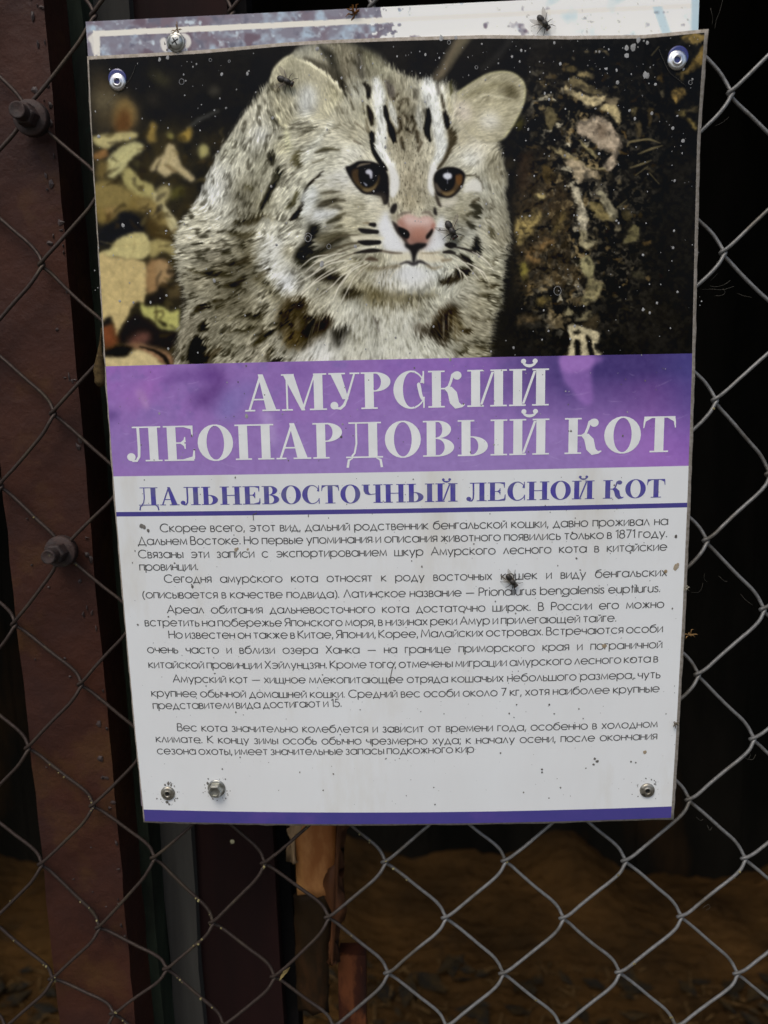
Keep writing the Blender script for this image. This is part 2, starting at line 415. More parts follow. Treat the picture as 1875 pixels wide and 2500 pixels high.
    for pts in ([(140,600),(250,720),(330,860),(300,1080)], [(300,590),(330,720),(330,860)], [(500,640),(420,760),(335,880)], [(520,880),(420,930),(320,960)], [(150,860),(230,900),(310,960)], [(150,460),(300,500),(520,470)], [(420,410),(430,500),(400,590)]):
        K(L, 'E', pts, [4, 9, 4], (150,134,88), 1.6, .5)
    for pts in ([(110,920),(250,905),(420,890)], [(230,1220),(300,1100),(480,970)], [(590,1140),(700,1130),(720,990)], [(700,1130),(850,1220)], [(360,1180),(460,1320),(640,1470)], [(580,110),(680,250),(780,380)]):
        K(L, 'A' if pts[0] != (580,110) else 'E', pts, [4, 8, 3], (138,128,84), 1.6, .5)
    # twig behind the head
    K(L, 'C', [(960,130),(860,280),(790,400),(700,540)], [120,100,95,80], (104,95,76), 8, .9)
    K(L, 'C', [(1020,110),(930,230),(830,400)], [70,40,20], (84,80,62), 8, .6)
    K(L, 'C', [(1150,450),(1300,330),(1450,120)], [20,50,30], (48,47,44), 9, .6)
    K(L, 'C', [(1590,1350),(1560,1640)], 90, (52,40,30), 12, .8)
    P(L, 'C', [(1490,980),(1560,940),(1550,1050),(1480,1060)], (70,66,30), 6, .8)
    P(L, 'C', [(1380,1380),(1460,1380),(1460,1440),(1390,1440)], (68,58,40), 8, .7)
    # bark at right
    bt = np.clip(1.9*fbm(9, 77, 4)-.32, 0, 1); bt2 = np.clip(2.4*fbm(13, 177, 4)-.62, 0, 1)
    br = np.clip(2.6*vnoise(PH, PW, 3.2, 91, 4.0)-.8, 0, 1)
    xx = ((PXX-1250)+.9*(PYY-450)); st = np.interp(np.mod(xx*.045+fbm(40, 5)*5, 1), [0,.3,.6,1], [0,1,.3,0])
    P(L, 'H', [(20,260),(60,60),(250,20),(480,60),(500,240),(470,420),(500,640),(600,740),(480,840),(280,830),(60,880),(20,700)], (58,49,34), 9, .95, tex=np.clip(bt*.6+st*.55-.05, 0, 1))
    P(L, 'D', [(40,1290),(150,1000),(270,1040),(330,1200),(480,1300),(480,1490),(40,1490)], (54,45,33), 10, .8, tex=np.clip(bt*.5+st*.5-.1, 0, 1))
    for pts, col in (([(40,270),(140,260),(190,200),(240,260),(180,380),(100,460),(50,490),(30,380)], (138,122,76)),
                     ([(340,350),(420,220),(440,260),(380,360),(320,420)], (100,86,52)),
                     ([(60,660),(110,640),(130,740),(80,770)], (106,98,48)),
                     ([(110,840),(160,790),(190,830),(130,860)], (140,118,76)),
                     ([(200,940),(300,920),(280,960),(220,970)], (104,90,52)),
                     ([(190,90),(250,80),(260,105),(215,120)], (150,140,92)),
                     ([(120,540),(240,470),(300,430),(330,480),(200,560),(230,620),(120,620)], (108,86,54)),
                     ([(40,1090),(110,1060),(230,1070),(200,1110),(60,1130)], (80,68,48)),
                     ([(270,1090),(300,1080),(330,1150)], (84,74,56))):
        P(L, 'H', pts, col, 4, 1, tex=np.clip(bt*1.1+.1, 0, 1))
    for pts, col in (([(490,30),(520,20),(560,70),(570,150),(610,220),(610,280),(605,380),(560,380),(540,330),(525,180),(500,110)], (176,168,142)),
                     ([(550,380),(600,380),(630,410),(620,450),(690,440),(660,490),(600,520),(560,480)], (150,142,110)),
                     ([(695,50),(750,70),(790,150),(850,230),(850,280),(790,290),(760,220),(720,150)], (140,134,108)),
                     ([(630,150),(700,150),(760,230),(830,290),(700,270),(640,200)], (120,108,70)),
                     ([(820,350),(880,340),(880,375),(840,380)], (120,112,88)),
                     ([(900,490),(930,400),(980,330),(1030,360),(1020,460)], (96,90,62)),
                     ([(850,190),(930,140),(870,200)], (110,104,84)),
                     ([(890,260),(930,200),(970,260),(930,310)], (62,56,38)),
                     ([(555,600),(630,585),(670,660),(650,760),(600,740),(560,660)], (136,130,94)),
                     ([(620,770),(700,790),(750,820),(700,900),(600,980),(555,950),(600,860)], (128,120,86)),
                     ([(400,1050),(460,1010),(500,1030),(480,1065)], (130,122,92)),
                     ([(510,1100),(570,1060),(640,1030),(600,1090)], (120,112,84)),
                     ([(560,1150),(620,1080),(700,1050),(690,1160),(600,1170)], (52,46,34)),
                     ([(980,720),(1080,700),(1070,770),(1000,760)], (62,58,44))):
        P(L, 'H', pts, col, 2.4, 1, tex=np.clip(bt2*.9+.45, 0, 1))
    P(L, 'H', [(430,1170),(480,1145),(560,1160),(700,1190),(690,1290),(660,1320),(720,1390),(730,1440),(430,1440),(470,1300),(460,1230)], (178,168,134), 2, 1, tex=np.clip(bt2*.6+.6, 0, 1))
    for pts in ([(500,1190),(550,1190),(545,1215),(510,1212)], [(515,1265),(545,1270),(565,1340),(560,1440),(525,1440),(505,1330)], [(600,1215),(640,1260),(650,1330),(700,1440),(640,1440),(600,1300)], [(425,1170),(455,1180),(465,1300),(440,1400),(425,1440)]):
        P(L, 'H', pts, (22,20,17), 2)
    for pts, col in (([(420,500),(470,520),(560,560),(720,590),(740,560),(760,580),(680,660),(590,640),(520,600),(460,570)], (178,164,124)),
                     ([(460,440),(560,450),(680,520),(720,570),(600,550),(500,500)], (108,98,70)),
                     ([(520,400),(600,380),(660,430),(570,425)], (152,136,94)),
                     ([(440,370),(490,340),(520,370)], (86,76,50)), ([(620,350),(660,350),(660,380)], (84,78,54)),
                     ([(710,680),(760,640),(850,650),(880,790),(850,790),(800,720)], (172,158,116)),
                     ([(740,610),(850,590),(860,650),(780,640)], (110,100,78)),
                     ([(540,780),(640,750),(740,750),(800,800),(880,930),(860,1080),(810,1180),(740,1150),(800,1070),(700,1000),(620,920),(540,880)], (158,144,122)),
                     ([(540,940),(640,1010),(690,1060),(660,1060),(560,980)], (140,130,92)),
                     ([(320,990),(420,1030),(540,1100),(660,1150),(760,1150),(740,1180),(600,1150),(450,1090),(370,1040)], (142,130,94)),
                     ([(420,1100),(540,1110),(640,1170),(690,1200),(680,1250),(590,1240),(560,1290),(500,1230),(470,1150)], (160,146,118)),
                     ([(270,690),(330,670),(370,750),(330,840),(280,830)], (88,80,56)),
                     ([(260,1130),(330,1180),(350,1250),(290,1300),(250,1250)], (70,58,34)),
                     ([(190,1380),(250,1370),(250,1400),(215,1405)], (158,142,96)),
                     ([(1295,560),(1350,510),(1410,540),(1380,600),(1320,640)], (126,104,58)),
                     ([(1340,700),(1400,690),(1390,740),(1350,730)], (104,92,56)), ([(1390,690),(1500,660),(1500,700),(1420,710)], (58,52,38)),
                     ([(1410,760),(1470,780),(1520,840),(1480,840)], (96,84,50)),
                     ([(1370,100),(1450,80),(1580,80),(1530,150),(1420,160)], (120,102,60)),
                     ([(1530,200),(1580,190),(1570,300),(1470,370),(1330,410),(1420,350)], (108,90,50)),
                     ([(1370,430),(1390,370),(1380,450)], (110,94,56)),
                     ([(960,680),(1030,670),(980,740)], (84,76,52)), ([(1010,800),(1040,800),(1050,910),(1025,910)], (70,62,44)),
                     ([(1100,700),(1150,690),(1110,820)], (58,50,34)), ([(1190,430),(1220,400),(1220,470)], (76,60,32)),
                     ([(1200,550),(1235,550),(1225,600)], (100,92,70))):
        P(L, 'D', pts, col, 2.2, 1, tex=np.clip(bt2*.9+.4, 0, 1))
    gx, gy = np.meshgrid(np.arange(PW, dtype=float), np.arange(PH, dtype=float))
    wa = np.where(PXX > 1255, .42, .2)
    L = sample_lin(L, gx+wa*(26*(fbm(15, 601, 4)-.5)+9*(fbm(4, 611, 2)-.5)), gy+wa*(26*(fbm(15, 621, 4)-.5)+9*(fbm(4, 631, 2)-.5)))
    L = L*(1+np.where(PXX > 1255, .62, .22)*(fbm(7, 641, 3)-.5))[..., None]
    L = np.where((PXX > 1255)[..., None], L, blur(L, 1.3))
    P(L, 'D', [(690,820),(740,800),(770,860),(740,930),(690,900)], (92,78,62), 5, .6)
    for pts in ([(980,950),(1100,930),(1200,960)], [(1020,1050),(1120,1010),(1220,980)], [(960,1160),(1050,1130),(1130,1100)], [(1000,1220),(1100,1150)],
                [(1110,1200),(1190,1290)], [(930,990),(960,950),(1080,930)], [(1130,250),(1190,180)], [(850,1480),(930,1420)]):
        K(L, 'D', pts, [6, 18, 4], (112,102,72), 1.6, .85)
    return L

def paint_cat():
    ctrl = [  # x, y, r, g, b in the print's own colours
        (560,360,182,178,156),(600,300,178,172,150),(640,240,176,170,148),(530,430,190,188,178),(520,470,204,204,200),(560,520,190,187,172),
        (470,540,190,184,160),(470,600,182,175,152),(520,620,176,168,146),(450,640,176,170,148),(480,690,158,150,126),(540,660,150,141,114),
        (600,600,158,150,122),(600,460,172,166,142),(640,420,178,174,150),(640,500,164,157,128),(660,560,192,188,170),(680,600,192,190,178),
        (470,740,184,178,156),(540,760,160,152,126),(600,740,168,160,134),(620,790,158,149,120),(470,800,152,144,124),(560,850,172,166,142),
        (440,860,140,132,112),(500,880,150,142,118),(620,860,180,172,150),(700,690,200,202,206),(670,640,190,188,172),(720,640,182,178,158),
        (690,160,180,174,144),(720,180,190,184,154),(760,190,188,178,148),(740,230,186,183,164),(755,250,192,194,196),(790,250,174,166,134),
        (700,250,172,166,134),(700,300,174,166,138),(740,300,190,186,168),(790,300,190,184,160),(810,320,196,190,168),(670,320,182,178,160),(640,330,190,190,188),
        (720,340,188,182,160),(760,370,196,194,180),(740,330,188,180,150),(690,360,192,184,146),(700,400,188,182,160),(660,390,168,164,142),
        (740,110,158,156,142),(820,120,154,146,122),(860,150,140,132,112),(900,140,150,146,118),(930,160,156,152,128),(840,180,136,128,108),
        (870,220,190,188,172),(890,280,190,184,156),(860,330,166,158,132),(830,300,170,163,138),(830,380,190,186,166),(860,370,204,202,186),(890,390,188,182,158),
        (800,430,196,194,176),(840,430,206,206,198),(780,450,188,184,164),(800,480,180,174,150),(850,460,196,190,170),(820,500,160,152,126),(880,500,168,160,132),
        (900,490,190,186,170),(840,540,170,162,134),(870,560,186,178,148),(780,520,188,188,180),(770,540,182,180,168),(760,480,182,184,172),(740,500,168,164,142),
        (960,220,168,160,134),(985,260,150,141,116),(980,330,156,146,120),(990,380,168,158,132),(1000,440,166,154,128),(1000,490,164,152,124),(980,300,148,138,114),
        (1050,230,200,200,190),(1070,300,206,206,196),(1090,240,172,166,142),(1110,300,176,168,142),(1130,280,180,170,150),(1130,340,176,166,138),
        (1160,250,172,162,134),(1200,230,170,160,130),(1190,290,184,178,160),(1230,230,158,150,120),(1250,280,168,160,134),(1170,360,194,186,164),(1150,390,206,206,198),
        (1200,390,164,156,130),(1210,430,158,150,126),(1140,420,184,178,154),(1180,460,200,200,188),(1150,480,178,172,148),(1210,470,176,172,152),(1230,520,172,166,144),
        (1130,520,168,160,132),(1170,520,184,182,166),(1190,560,178,172,150),(1220,580,162,154,130),(1150,570,188,188,178),(1140,620,180,178,158),(1200,640,178,174,152),
        (1180,690,158,150,122),(1220,720,170,166,142),(1170,740,168,160,134),(1150,700,184,180,158),(1150,800,160,152,128),(1190,800,166,158,134),(1180,860,160,154,128),
        (1090,700,190,190,176),(1070,740,186,184,166),(1000,660,200,203,203),(1000,690,192,192,184),(960,660,192,192,184),(1060,660,194,196,190),(1010,740,166,158,130),
        (940,700,170,162,136),(900,720,150,142,112),(960,730,160,150,120),(930,640,170,162,134),(1000,790,184,182,168),(960,820,178,176,158),(920,800,176,172,152),
        (1040,830,172,170,150),(1060,860,190,188,168),(1000,860,190,188,170),(920,860,186,184,168),(870,820,176,172,148),(860,750,184,182,166),(840,680,176,168,140),
        (780,860,206,206,202),(740,880,196,192,176),(800,700,182,176,152),(770,760,180,172,146),(820,740,182,178,160),(700,740,176,168,142),(800,830,190,186,172),
        (1030,620,196,194,178),(950,610,190,184,160),(1080,610,188,184,160),(980,630,170,162,140)]
    base = idw(ctrl)
    ang = [(560,380,-62),(520,450,-70),(470,560,-12),(460,650,-8),(520,650,-12),(600,620,-20),(480,740,-25),(560,760,-30),(620,780,-42),(560,850,-45),(470,860,-55),
           (640,840,-48),(600,480,-78),(640,380,-80),(660,520,-65),(700,720,-48),(760,740,-55),(740,800,-52),(820,760,-68),(820,850,-70),(880,800,-80),(920,760,-92),(960,850,85),
           (1000,800,80),(1040,760,60),(1080,800,50),(1150,780,30),(1190,820,15),(1170,720,20),(1210,660,15),(1210,560,60),(1200,480,70),(1190,420,80),
           (700,560,-40),(760,540,-25),(800,500,-12),(850,480,-5),(800,430,-8),(720,460,-55),(760,600,-15),(840,610,-10),(780,650,-30),(840,660,-38),(720,640,-40),
           (900,560,10),(900,640,-50),(960,640,85),(1010,670,88),(1060,640,65),(1100,600,20),(1140,560,15),(1130,500,5),(1140,450,-10),(1150,620,40),(1100,690,-60),
           (990,470,90),(990,400,90),(990,300,90),(960,240,85),(940,300,82),(1040,300,94),(1080,250,95),(880,280,75),(850,330,25),(820,350,-10),(880,380,50),
           (830,250,70),(760,220,75),(740,300,-12),(760,330,-20),(720,370,-30),(700,280,70),(680,180,75),(800,150,80),(900,150,80),
           (1130,300,-40),(1180,270,-20),(1220,230,-35),(1190,320,10),(1150,370,-30),(1180,390,-60)]
    a = idw([(x, y, math.cos(2*math.radians(t)), math.sin(2*math.radians(t))) for x, y, t in ang], 3.0, 20.0)
    th = .5*np.arctan2(a[..., 1], a[..., 0])+.5*(fbm(14, 400, 2)-.5)
    dx, dy = np.cos(th), np.sin(th)
    L = base.copy()
    dark = (52,46,36); blk = (38,35,31); brn = (84,76,56)
    # far back behind the head
    K(L, 'B', [(760,230),(850,320),(890,420),(950,560),(1000,650)], [60,100,90,70,40], (72,70,62), 7, .85)
    K(L, 'B', [(1150,280),(1150,400),(1180,520)], [50,80,50], (84,80,74), 8, .8)
    K(L, 'B', [(1010,250),(1000,400),(1020,520)], 40, (130,120,100), 8, .5)
    # ears
    P(L, 'B', [(245,600),(260,500),(310,410),(400,340),(490,330),(560,350),(700,430),(850,540),(1000,710),(900,860),(840,950),(720,960),(560,960),(470,970),(420,1050),(340,980),(290,850),(280,720)], (178,170,138), 2, .55)
    P(L, 'B', [(320,650),(420,560),(520,520),(560,640),(500,760),(330,780)], (160,154,128), 10, .6)
    P(L, 'B', [(560,640),(660,620),(720,760),(650,900),(540,900),(530,760)], (196,198,202), 8, .7)
    K(L, 'B', [(225,620),(250,760),(290,900)], [30,50,40], (120,114,94), 5, .6)
    P(L, 'B', [(820,650),(900,640),(930,720),(860,780)], (150,142,100), 9, .6)
    K(L, 'B', [(600,340),(760,420),(900,530),(1010,650),(1050,720)], [30,80,90,70,40], (78,73,62), 5, .75)
    P(L, 'B', [(300,520),(380,430),(520,400),(680,470),(820,580),(900,700),(820,820),(640,900),(440,900),(320,800)], (164,157,132), 7, .7)
    P(L, 'B', [(560,640),(660,620),(720,760),(650,900),(540,900),(530,760)], (188,190,190), 10, .7)
    K(L, 'B', [(520,350),(690,425),(850,540),(930,630),(1000,710)], [14,30,36,30,14], (212,204,172), 1.6)
    K(L, 'B', [(250,600),(265,490),(320,400),(400,340),(480,310)], [14,30,34,30,12], (202,194,160), 2)
    K(L, 'B', [(320,930),(350,1000),(420,1045)], 26, (204,196,158), 1.5)
    K(L, 'B', [(260,950),(320,1020),(400,1070)], [60,46,20], (96,92,76), 4, .8)
    K(L, 'B', [(410,1100),(430,1200),(440,1270)], [60,60,20], (204,200,160), 3, .8)
    K(L, 'B', [(520,1300),(510,1380),(520,1440)], [50,90,40], (92,84,52), 5, .8)
    K(L, 'B', [(600,1400),(680,1240),(800,1100),(880,990)], [50,60,50,30], (204,202,186), 4, .8)
    for q in range(7):
        K(L, 'B', [(470+10*q,980+24*q),(580+8*q,955+22*q),(720,985+14*q)], [4,12,3], (112,106,84), 1, .55)
    for q in range(4):
        K(L, 'B', [(530,1060+26*q),(620,1040+18*q),(720,1030+6*q)], [6,15,4], (84,80,66), 1.2, .75)
    P(L, 'C', [(880,740),(930,670),(1050,580),(1200,500),(1350,472),(1470,490),(1560,560),(1595,650),(1580,780),(1520,930),(1440,1070),(1380,1150),(1310,1190),(1150,1180),(1000,1080),(900,900)], (172,163,132), 1.5, .55)
    P(L, 'C', [(1370,620),(1440,590),(1510,640),(1520,740),(1440,750),(1370,700)], (98,90,66), 8, .85)
    K(L, 'C', [(950,760),(1050,700),(1250,620),(1400,600)], [20,60,70,30], (140,132,100), 6, .6)
    K(L, 'C', [(1000,850),(1150,720),(1300,730),(1460,760)], [8,20,26,10], (196,188,158), 3, .8)
    P(L, 'C', [(900,780),(1000,800),(1040,950),(960,980),(880,880)], (192,180,168), 8, .7)
    P(L, 'C', [(1150,930),(1260,900),(1330,1000),(1230,1060),(1140,1020)], (198,194,184), 9, .8)
    K(L, 'C', [(890,720),(950,655),(1060,575),(1200,500),(1350,474),(1470,492),(1555,560),(1588,650),(1575,780),(1515,930),(1430,1070),(1320,1185)], [10,20,22,24,26,28,30,28,24,22,22,12], (192,184,138), 1.2, .9)
    # forehead pale stripes
    wht = (208,209,205)
    K(L, 'B', [(1320,560),(1350,700),(1350,850),(1380,1000),(1370,1150),(1360,1270),(1420,1370),(1480,1430)], [70,120,100,95,110,120,80,70], wht, 5.5, .92)
    K(L, 'B', [(1460,790),(1490,900),(1530,1040)], [30,70,24], (200,199,190), 3, .9)
    K(L, 'C', [(590,540),(620,680),(660,850),(700,1000),(720,1130),(740,1260),(700,1360),(650,1440)], [70,150,130,110,110,120,80,50], wht, 5.5, .92)
    K(L, 'C', [(510,830),(510,950),(530,1060)], [40,70,30], (196,194,182), 4, .85)
    K(L, 'C', [(770,580),(740,640),(770,760)], [50,60,40], (196,194,180), 4, .8)
    K(L, 'C', [(810,750),(830,880)], [30,50], (180,172,140), 4, .8)
    # forehead dark stripes
    K(L, 'B', [(1190,590),(1240,650),(1240,730)], [24,60,36], (48,44,40), 3, .9)
    K(L, 'B', [(1100,640),(1130,680)], 26, (86,80,64), 3, .8)
    K(L, 'B', [(980,600),(1000,690)], [40,20], (40,36,30), 3, .9)
    K(L, 'B', [(1235,830),(1265,920),(1280,1010)], [30,62,40], dark, 2.5, .95)
    K(L, 'B', [(1220,960),(1240,1080)], [20,40], (110,98,74), 4, .7)
    K(L, 'C', [(30,1110),(40,1180)], [60,44], blk, 2.5, .95)
    K(L, 'B', [(1270,1190),(1300,1290),(1360,1390),(1420,1470)], [34,44,50,40], blk, 2, .97)
    K(L, 'C', [(165,830),(180,920),(200,990)], [34,52,30], blk, 2.2, .95)
    K(L, 'C', [(205,1000),(235,1090),(260,1180)], [40,76,44], (40,34,30), 2.5, .95)
    K(L, 'C', [(185,580),(225,660),(240,740)], [40,80,44], (96,88,82), 4, .85)
    K(L, 'C', [(300,780),(390,760),(400,800)], [20,36,20], (80,72,56), 3, .7)
    K(L, 'C', [(470,680),(480,740)], [50,36], (98,92,80), 4, .8)
    K(L, 'C', [(600,860),(605,960),(590,1070),(622,1180)], [36,64,64,30], blk, 2.2, .95)
    K(L, 'C', [(560,860),(575,930)], 26, (110,106,98), 3, .7)
    K(L, 'C', [(700,620),(710,700)], [40,30], (104,98,92), 4, .8)
    K(L, 'C', [(740,720),(760,840)], [20,30], (70,62,50), 3, .85)
    K(L, 'C', [(770,890),(790,980),(800,1040)], [44,60,40], (44,40,36), 3, .95)
    K(L, 'C', [(830,1070),(850,1150),(830,1240),(770,1360),(730,1430)], [60,86,60,34,26], (78,68,50), 4, .9)
    K(L, 'C', [(830,590),(840,690)], [40,30], (92,88,60), 3, .9)
    for pts, w in (([(310,950),(330,1040),(300,1090)],36),([(330,1160),(350,1240)],34),([(380,1050),(440,1090),(470,1010)],28),([(490,1090),(500,1190)],40),([(430,930),(460,980)],30),([(300,850),(340,800)],24),([(540,1190),(500,1270)],24),([(350,900),(420,990)],22),([(250,760),(300,700)],22)):
        K(L, 'C', pts, w, (74,64,50), 3.2, .85)
    for pts, w, c2 in (([(960,560),(985,640)],30,(96,88,70)),([(1060,760),(1090,860)],34,(120,110,86)),([(1110,1000),(1190,1060)],30,(124,112,88)),([(1100,1180),(1160,1210)],30,(120,104,84)),([(700,1300),(820,1260),(960,1270)],44,(120,112,84)),([(680,1400),(800,1360)],36,(112,104,78)),([(900,1060),(960,1000)],30,(112,106,82)),([(800,1130),(870,1060)],26,(124,116,92)),([(1180,760),(1200,900)],30,(130,120,94)),([(940,800),(980,900)],26,(134,124,98))):
        K(L, 'B', pts, [w*.4, w, w*.4], np.array(c2)*.78, 3, .85)
    # left cheek
    K(L, 'F', [(780,80),(690,160),(620,240),(585,340),(560,440),(500,530),(450,570)], [16,26,34,34,40,60,20], (44,38,30), 1.8, .95)
    K(L, 'F', [(530,270),(500,340),(480,400),(420,440)], [30,44,50,30], (84,78,50), 3, .85)
    K(L, 'F', [(320,110),(270,210),(210,330),(170,420)], [60,50,40,40], (84,78,62), 4, .85)
    K(L, 'F', [(260,1310),(280,1390)], 1, brn, 1, 0)
    K(L, 'F', [(640,180),(560,300),(560,420)], 1, brn, 1, 0)
    P(L, 'F', [(560,330),(640,230),(700,220),(720,300),(690,420),(620,500),(560,540),(580,430)], (196,200,196), 4, .7)
    P(L, 'F', [(700,470),(820,470),(960,450),(900,530),(760,560),(690,540)], (204,206,206), 4, .8)
    K(L, 'F', [(760,300),(850,285),(960,280)], [16,34,16], (104,98,80), 2.5, .85)
    K(L, 'F', [(730,430),(800,400),(900,370),(1000,370)], [24,60,50,20], (80,74,60), 3.5, .85)
    K(L, 'F', [(850,440),(930,440),(980,460)], [14,40,12], (110,104,88), 3, .8)
    K(L, 'F', [(830,600),(890,570),(960,540)], [26,52,34], (72,68,54), 3, .9)
    K(L, 'F', [(930,540),(1000,500)], [40,16], (100,92,70), 3, .8)
    K(L, 'F', [(900,650),(960,630)], [16,30], (92,86,64), 3, .7)
    P(L, 'F', [(640,610),(740,610),(750,690),(700,760),(680,830),(720,860),(830,800),(900,730),(1090,720),(1000,760),(900,830),(760,930),(620,980),(520,990),(480,920),(520,850),(600,760)], (44,41,34), 5.5, .93)
    P(L, 'F', [(720,720),(860,690),(980,690),(1080,720),(940,760),(820,810),(720,800)], (96,88,64), 5, .75)
    P(L, 'F', [(500,960),(600,960),(720,970),(620,1060),(540,1040)], (48,46,34), 4, .9)
    K(L, 'F', [(740,930),(870,880),(990,830),(1110,800)], [30,40,36,20], (92,84,64), 3, .7)
    P(L, 'F', [(600,1090),(700,1090),(800,1080),(900,1100),(1000,1120),(980,1180),(930,1220),(800,1190),(680,1140)], (52,46,36), 5, .92)
    P(L, 'F', [(960,1310),(1050,1260),(1210,1310),(1130,1350),(1050,1370),(990,1350)], (66,58,42), 4, .92)
    P(L, 'F', [(1040,1200),(1200,1230),(1400,1290),(1659,1330),(1659,1420),(1400,1420),(1200,1330)], (132,122,92), 9, .7)
    P(L, 'F', [(380,830),(480,840),(470,950),(400,960),(350,900)], (140,130,100), 8, .7)
    K(L, 'F', [(620,1010),(720,1020),(900,1030)], [20,50,20], (104,98,76), 4, .6)
    K(L, 'F', [(1050,960),(1200,1030),(1300,1060),(1500,1040)], [20,50,60,30], (124,116,88), 5, .75)
    # ruff
    P(L, 'F', [(370,1400),(480,1350),(640,1380),(620,1500),(700,1560),(840,1540),(860,1620),(760,1740),(620,1870),(420,1880),(380,1760),(300,1640)], (92,78,52), 6, .9)
    P(L, 'F', [(440,1380),(600,1390),(590,1460),(500,1480)], (50,42,30), 5, .85)
    P(L, 'F', [(590,1520),(700,1570),(700,1680),(640,1790),(560,1740),(600,1620)], (40,35,28), 7, .9)
    P(L, 'F', [(760,1560),(860,1540),(870,1640),(760,1720),(720,1650)], (52,42,30), 5, .9)
    P(L, 'F', [(330,1560),(420,1460),(460,1560),(400,1660)], (66,56,40), 6, .8)
    P(L, 'F', [(420,1720),(540,1700),(560,1800),(440,1850)], (124,102,58), 6, .7)
    P(L, 'F', [(860,1650),(940,1660),(1020,1640),(1080,1700),(1010,1760),(960,1860),(890,1840)], (38,34,28), 6.5, .92)
    K(L, 'F', [(1090,1730),(1130,1790)], [50,60], (120,114,92), 5, .8)
    K(L, 'F', [(1290,1550),(1330,1620),(1345,1690)], [14,28,16], (72,62,50), 2, .9)
    K(L, 'F', [(180,1690),(130,1800)], [60,50], (74,64,46), 5, .85)
    K(L, 'F', [(60,1540),(160,1570)], [30,50], (88,82,62), 4, .75)
    K(L, 'F', [(30,1830),(120,1860)], [20,30], (70,64,48), 4, .8)
    P(L, 'F', [(230,1990),(330,1950),(320,2010),(240,2030)], (34,30,26), 4, .9)
    K(L, 'F', [(270,1850),(220,1960)], [40,60], (74,66,48), 5, .8)
    P(L, 'F', [(60,1090),(180,1130),(320,1260),(380,1370),(300,1400),(180,1260),(60,1180)], (128,118,84), 9, .75)
    P(L, 'F', [(0,900),(90,920),(60,1060),(0,1080)], (110,98,68), 8, .8)
    K(L, 'F', [(40,520),(180,530),(300,560)], [24,40,20], (124,114,86), 5, .7)
    K(L, 'F', [(20,230),(60,260)], [50,30], (104,98,64), 5, .8)
    # body marks
    for c, pts, w, col, al in (('A',[(1530,1060),(1545,1110)],[70,50],(84,80,66),.9),('A',[(1580,1200),(1570,1270),(1520,1330),(1500,1420)],[60,60,40,50],(92,88,70),.85),
            ('E',[(1560,10),(1500,100),(1450,200)],[34,34,30],(64,60,48),.85),('E',[(1240,310),(1380,300),(1460,260)],[30,56,30],(108,98,70),.85),
            ('E',[(1180,380),(1300,420),(1380,400)],[20,60,40],(124,114,82),.75),('E',[(890,490),(930,480),(970,480)],[10,26,10],(66,62,48),.95),
            ('E',[(1140,560),(1200,550)],[30,30],(98,92,68),.85),('E',[(960,610),(1020,620)],[14,24],(104,98,80),.85),('E',[(1210,650),(1290,630),(1350,600)],[20,50,40],(88,78,58),.9),
            ('E',[(880,690),(980,720),(1090,720),(1200,740)],[20,34,54,30],(98,90,64),.85),('E',[(1160,820),(1250,810),(1300,760)],[30,60,40],(96,86,60),.85),
            ('E',[(1060,950),(1130,940)],[30,36],(96,86,64),.85),('E',[(900,1040),(960,1000),(1010,990)],[20,64,40],(78,70,50),.92),('E',[(1090,1000),(1150,980)],[34,20],(92,84,60),.85),
            ('E',[(980,1170),(1000,1120)],[50,50],(62,56,42),.92),('E',[(1190,1190),(1330,1180),(1400,1150)],[24,36,24],(98,90,66),.85),('E',[(1400,1290),(1480,1240),(1540,1180)],[30,44,30],(86,78,54),.85),
            ('E',[(1200,1090),(1340,1060)],[16,30],(110,102,76),.75),('E',[(1400,1080),(1480,1050)],[26,30],(104,96,72),.75),('E',[(1300,480),(1290,500)],[40,40],(92,86,66),.85),
            ('E',[(1420,760),(1500,700)],[30,40],(120,108,78),.8),('E',[(1150,1280),(1250,1320)],[16,20],(116,108,84),.7),('E',[(1060,1380),(1110,1330)],[40,50],(122,106,80),.7),
            ('E',[(1250,200),(1300,240)],[24,26],(128,120,96),.7),('E',[(920,300),(1010,300)],[10,16],(128,122,102),.7),('E',[(1560,1440),(1620,1420)],[20,30],(40,34,28),.9)):
        K(L, c, pts, w, np.array(col)*.80, 3.2, min(1, al+.06))
    P(L, 'E', [(900,1240),(950,1250),(1010,1340),(1010,1450),(865,1450),(865,1330)], (17,16,15), 3.5, .98)
    P(L, 'E', [(1000,1330),(1060,1350),(1060,1440),(1000,1440)], (70,60,44), 7, .8)
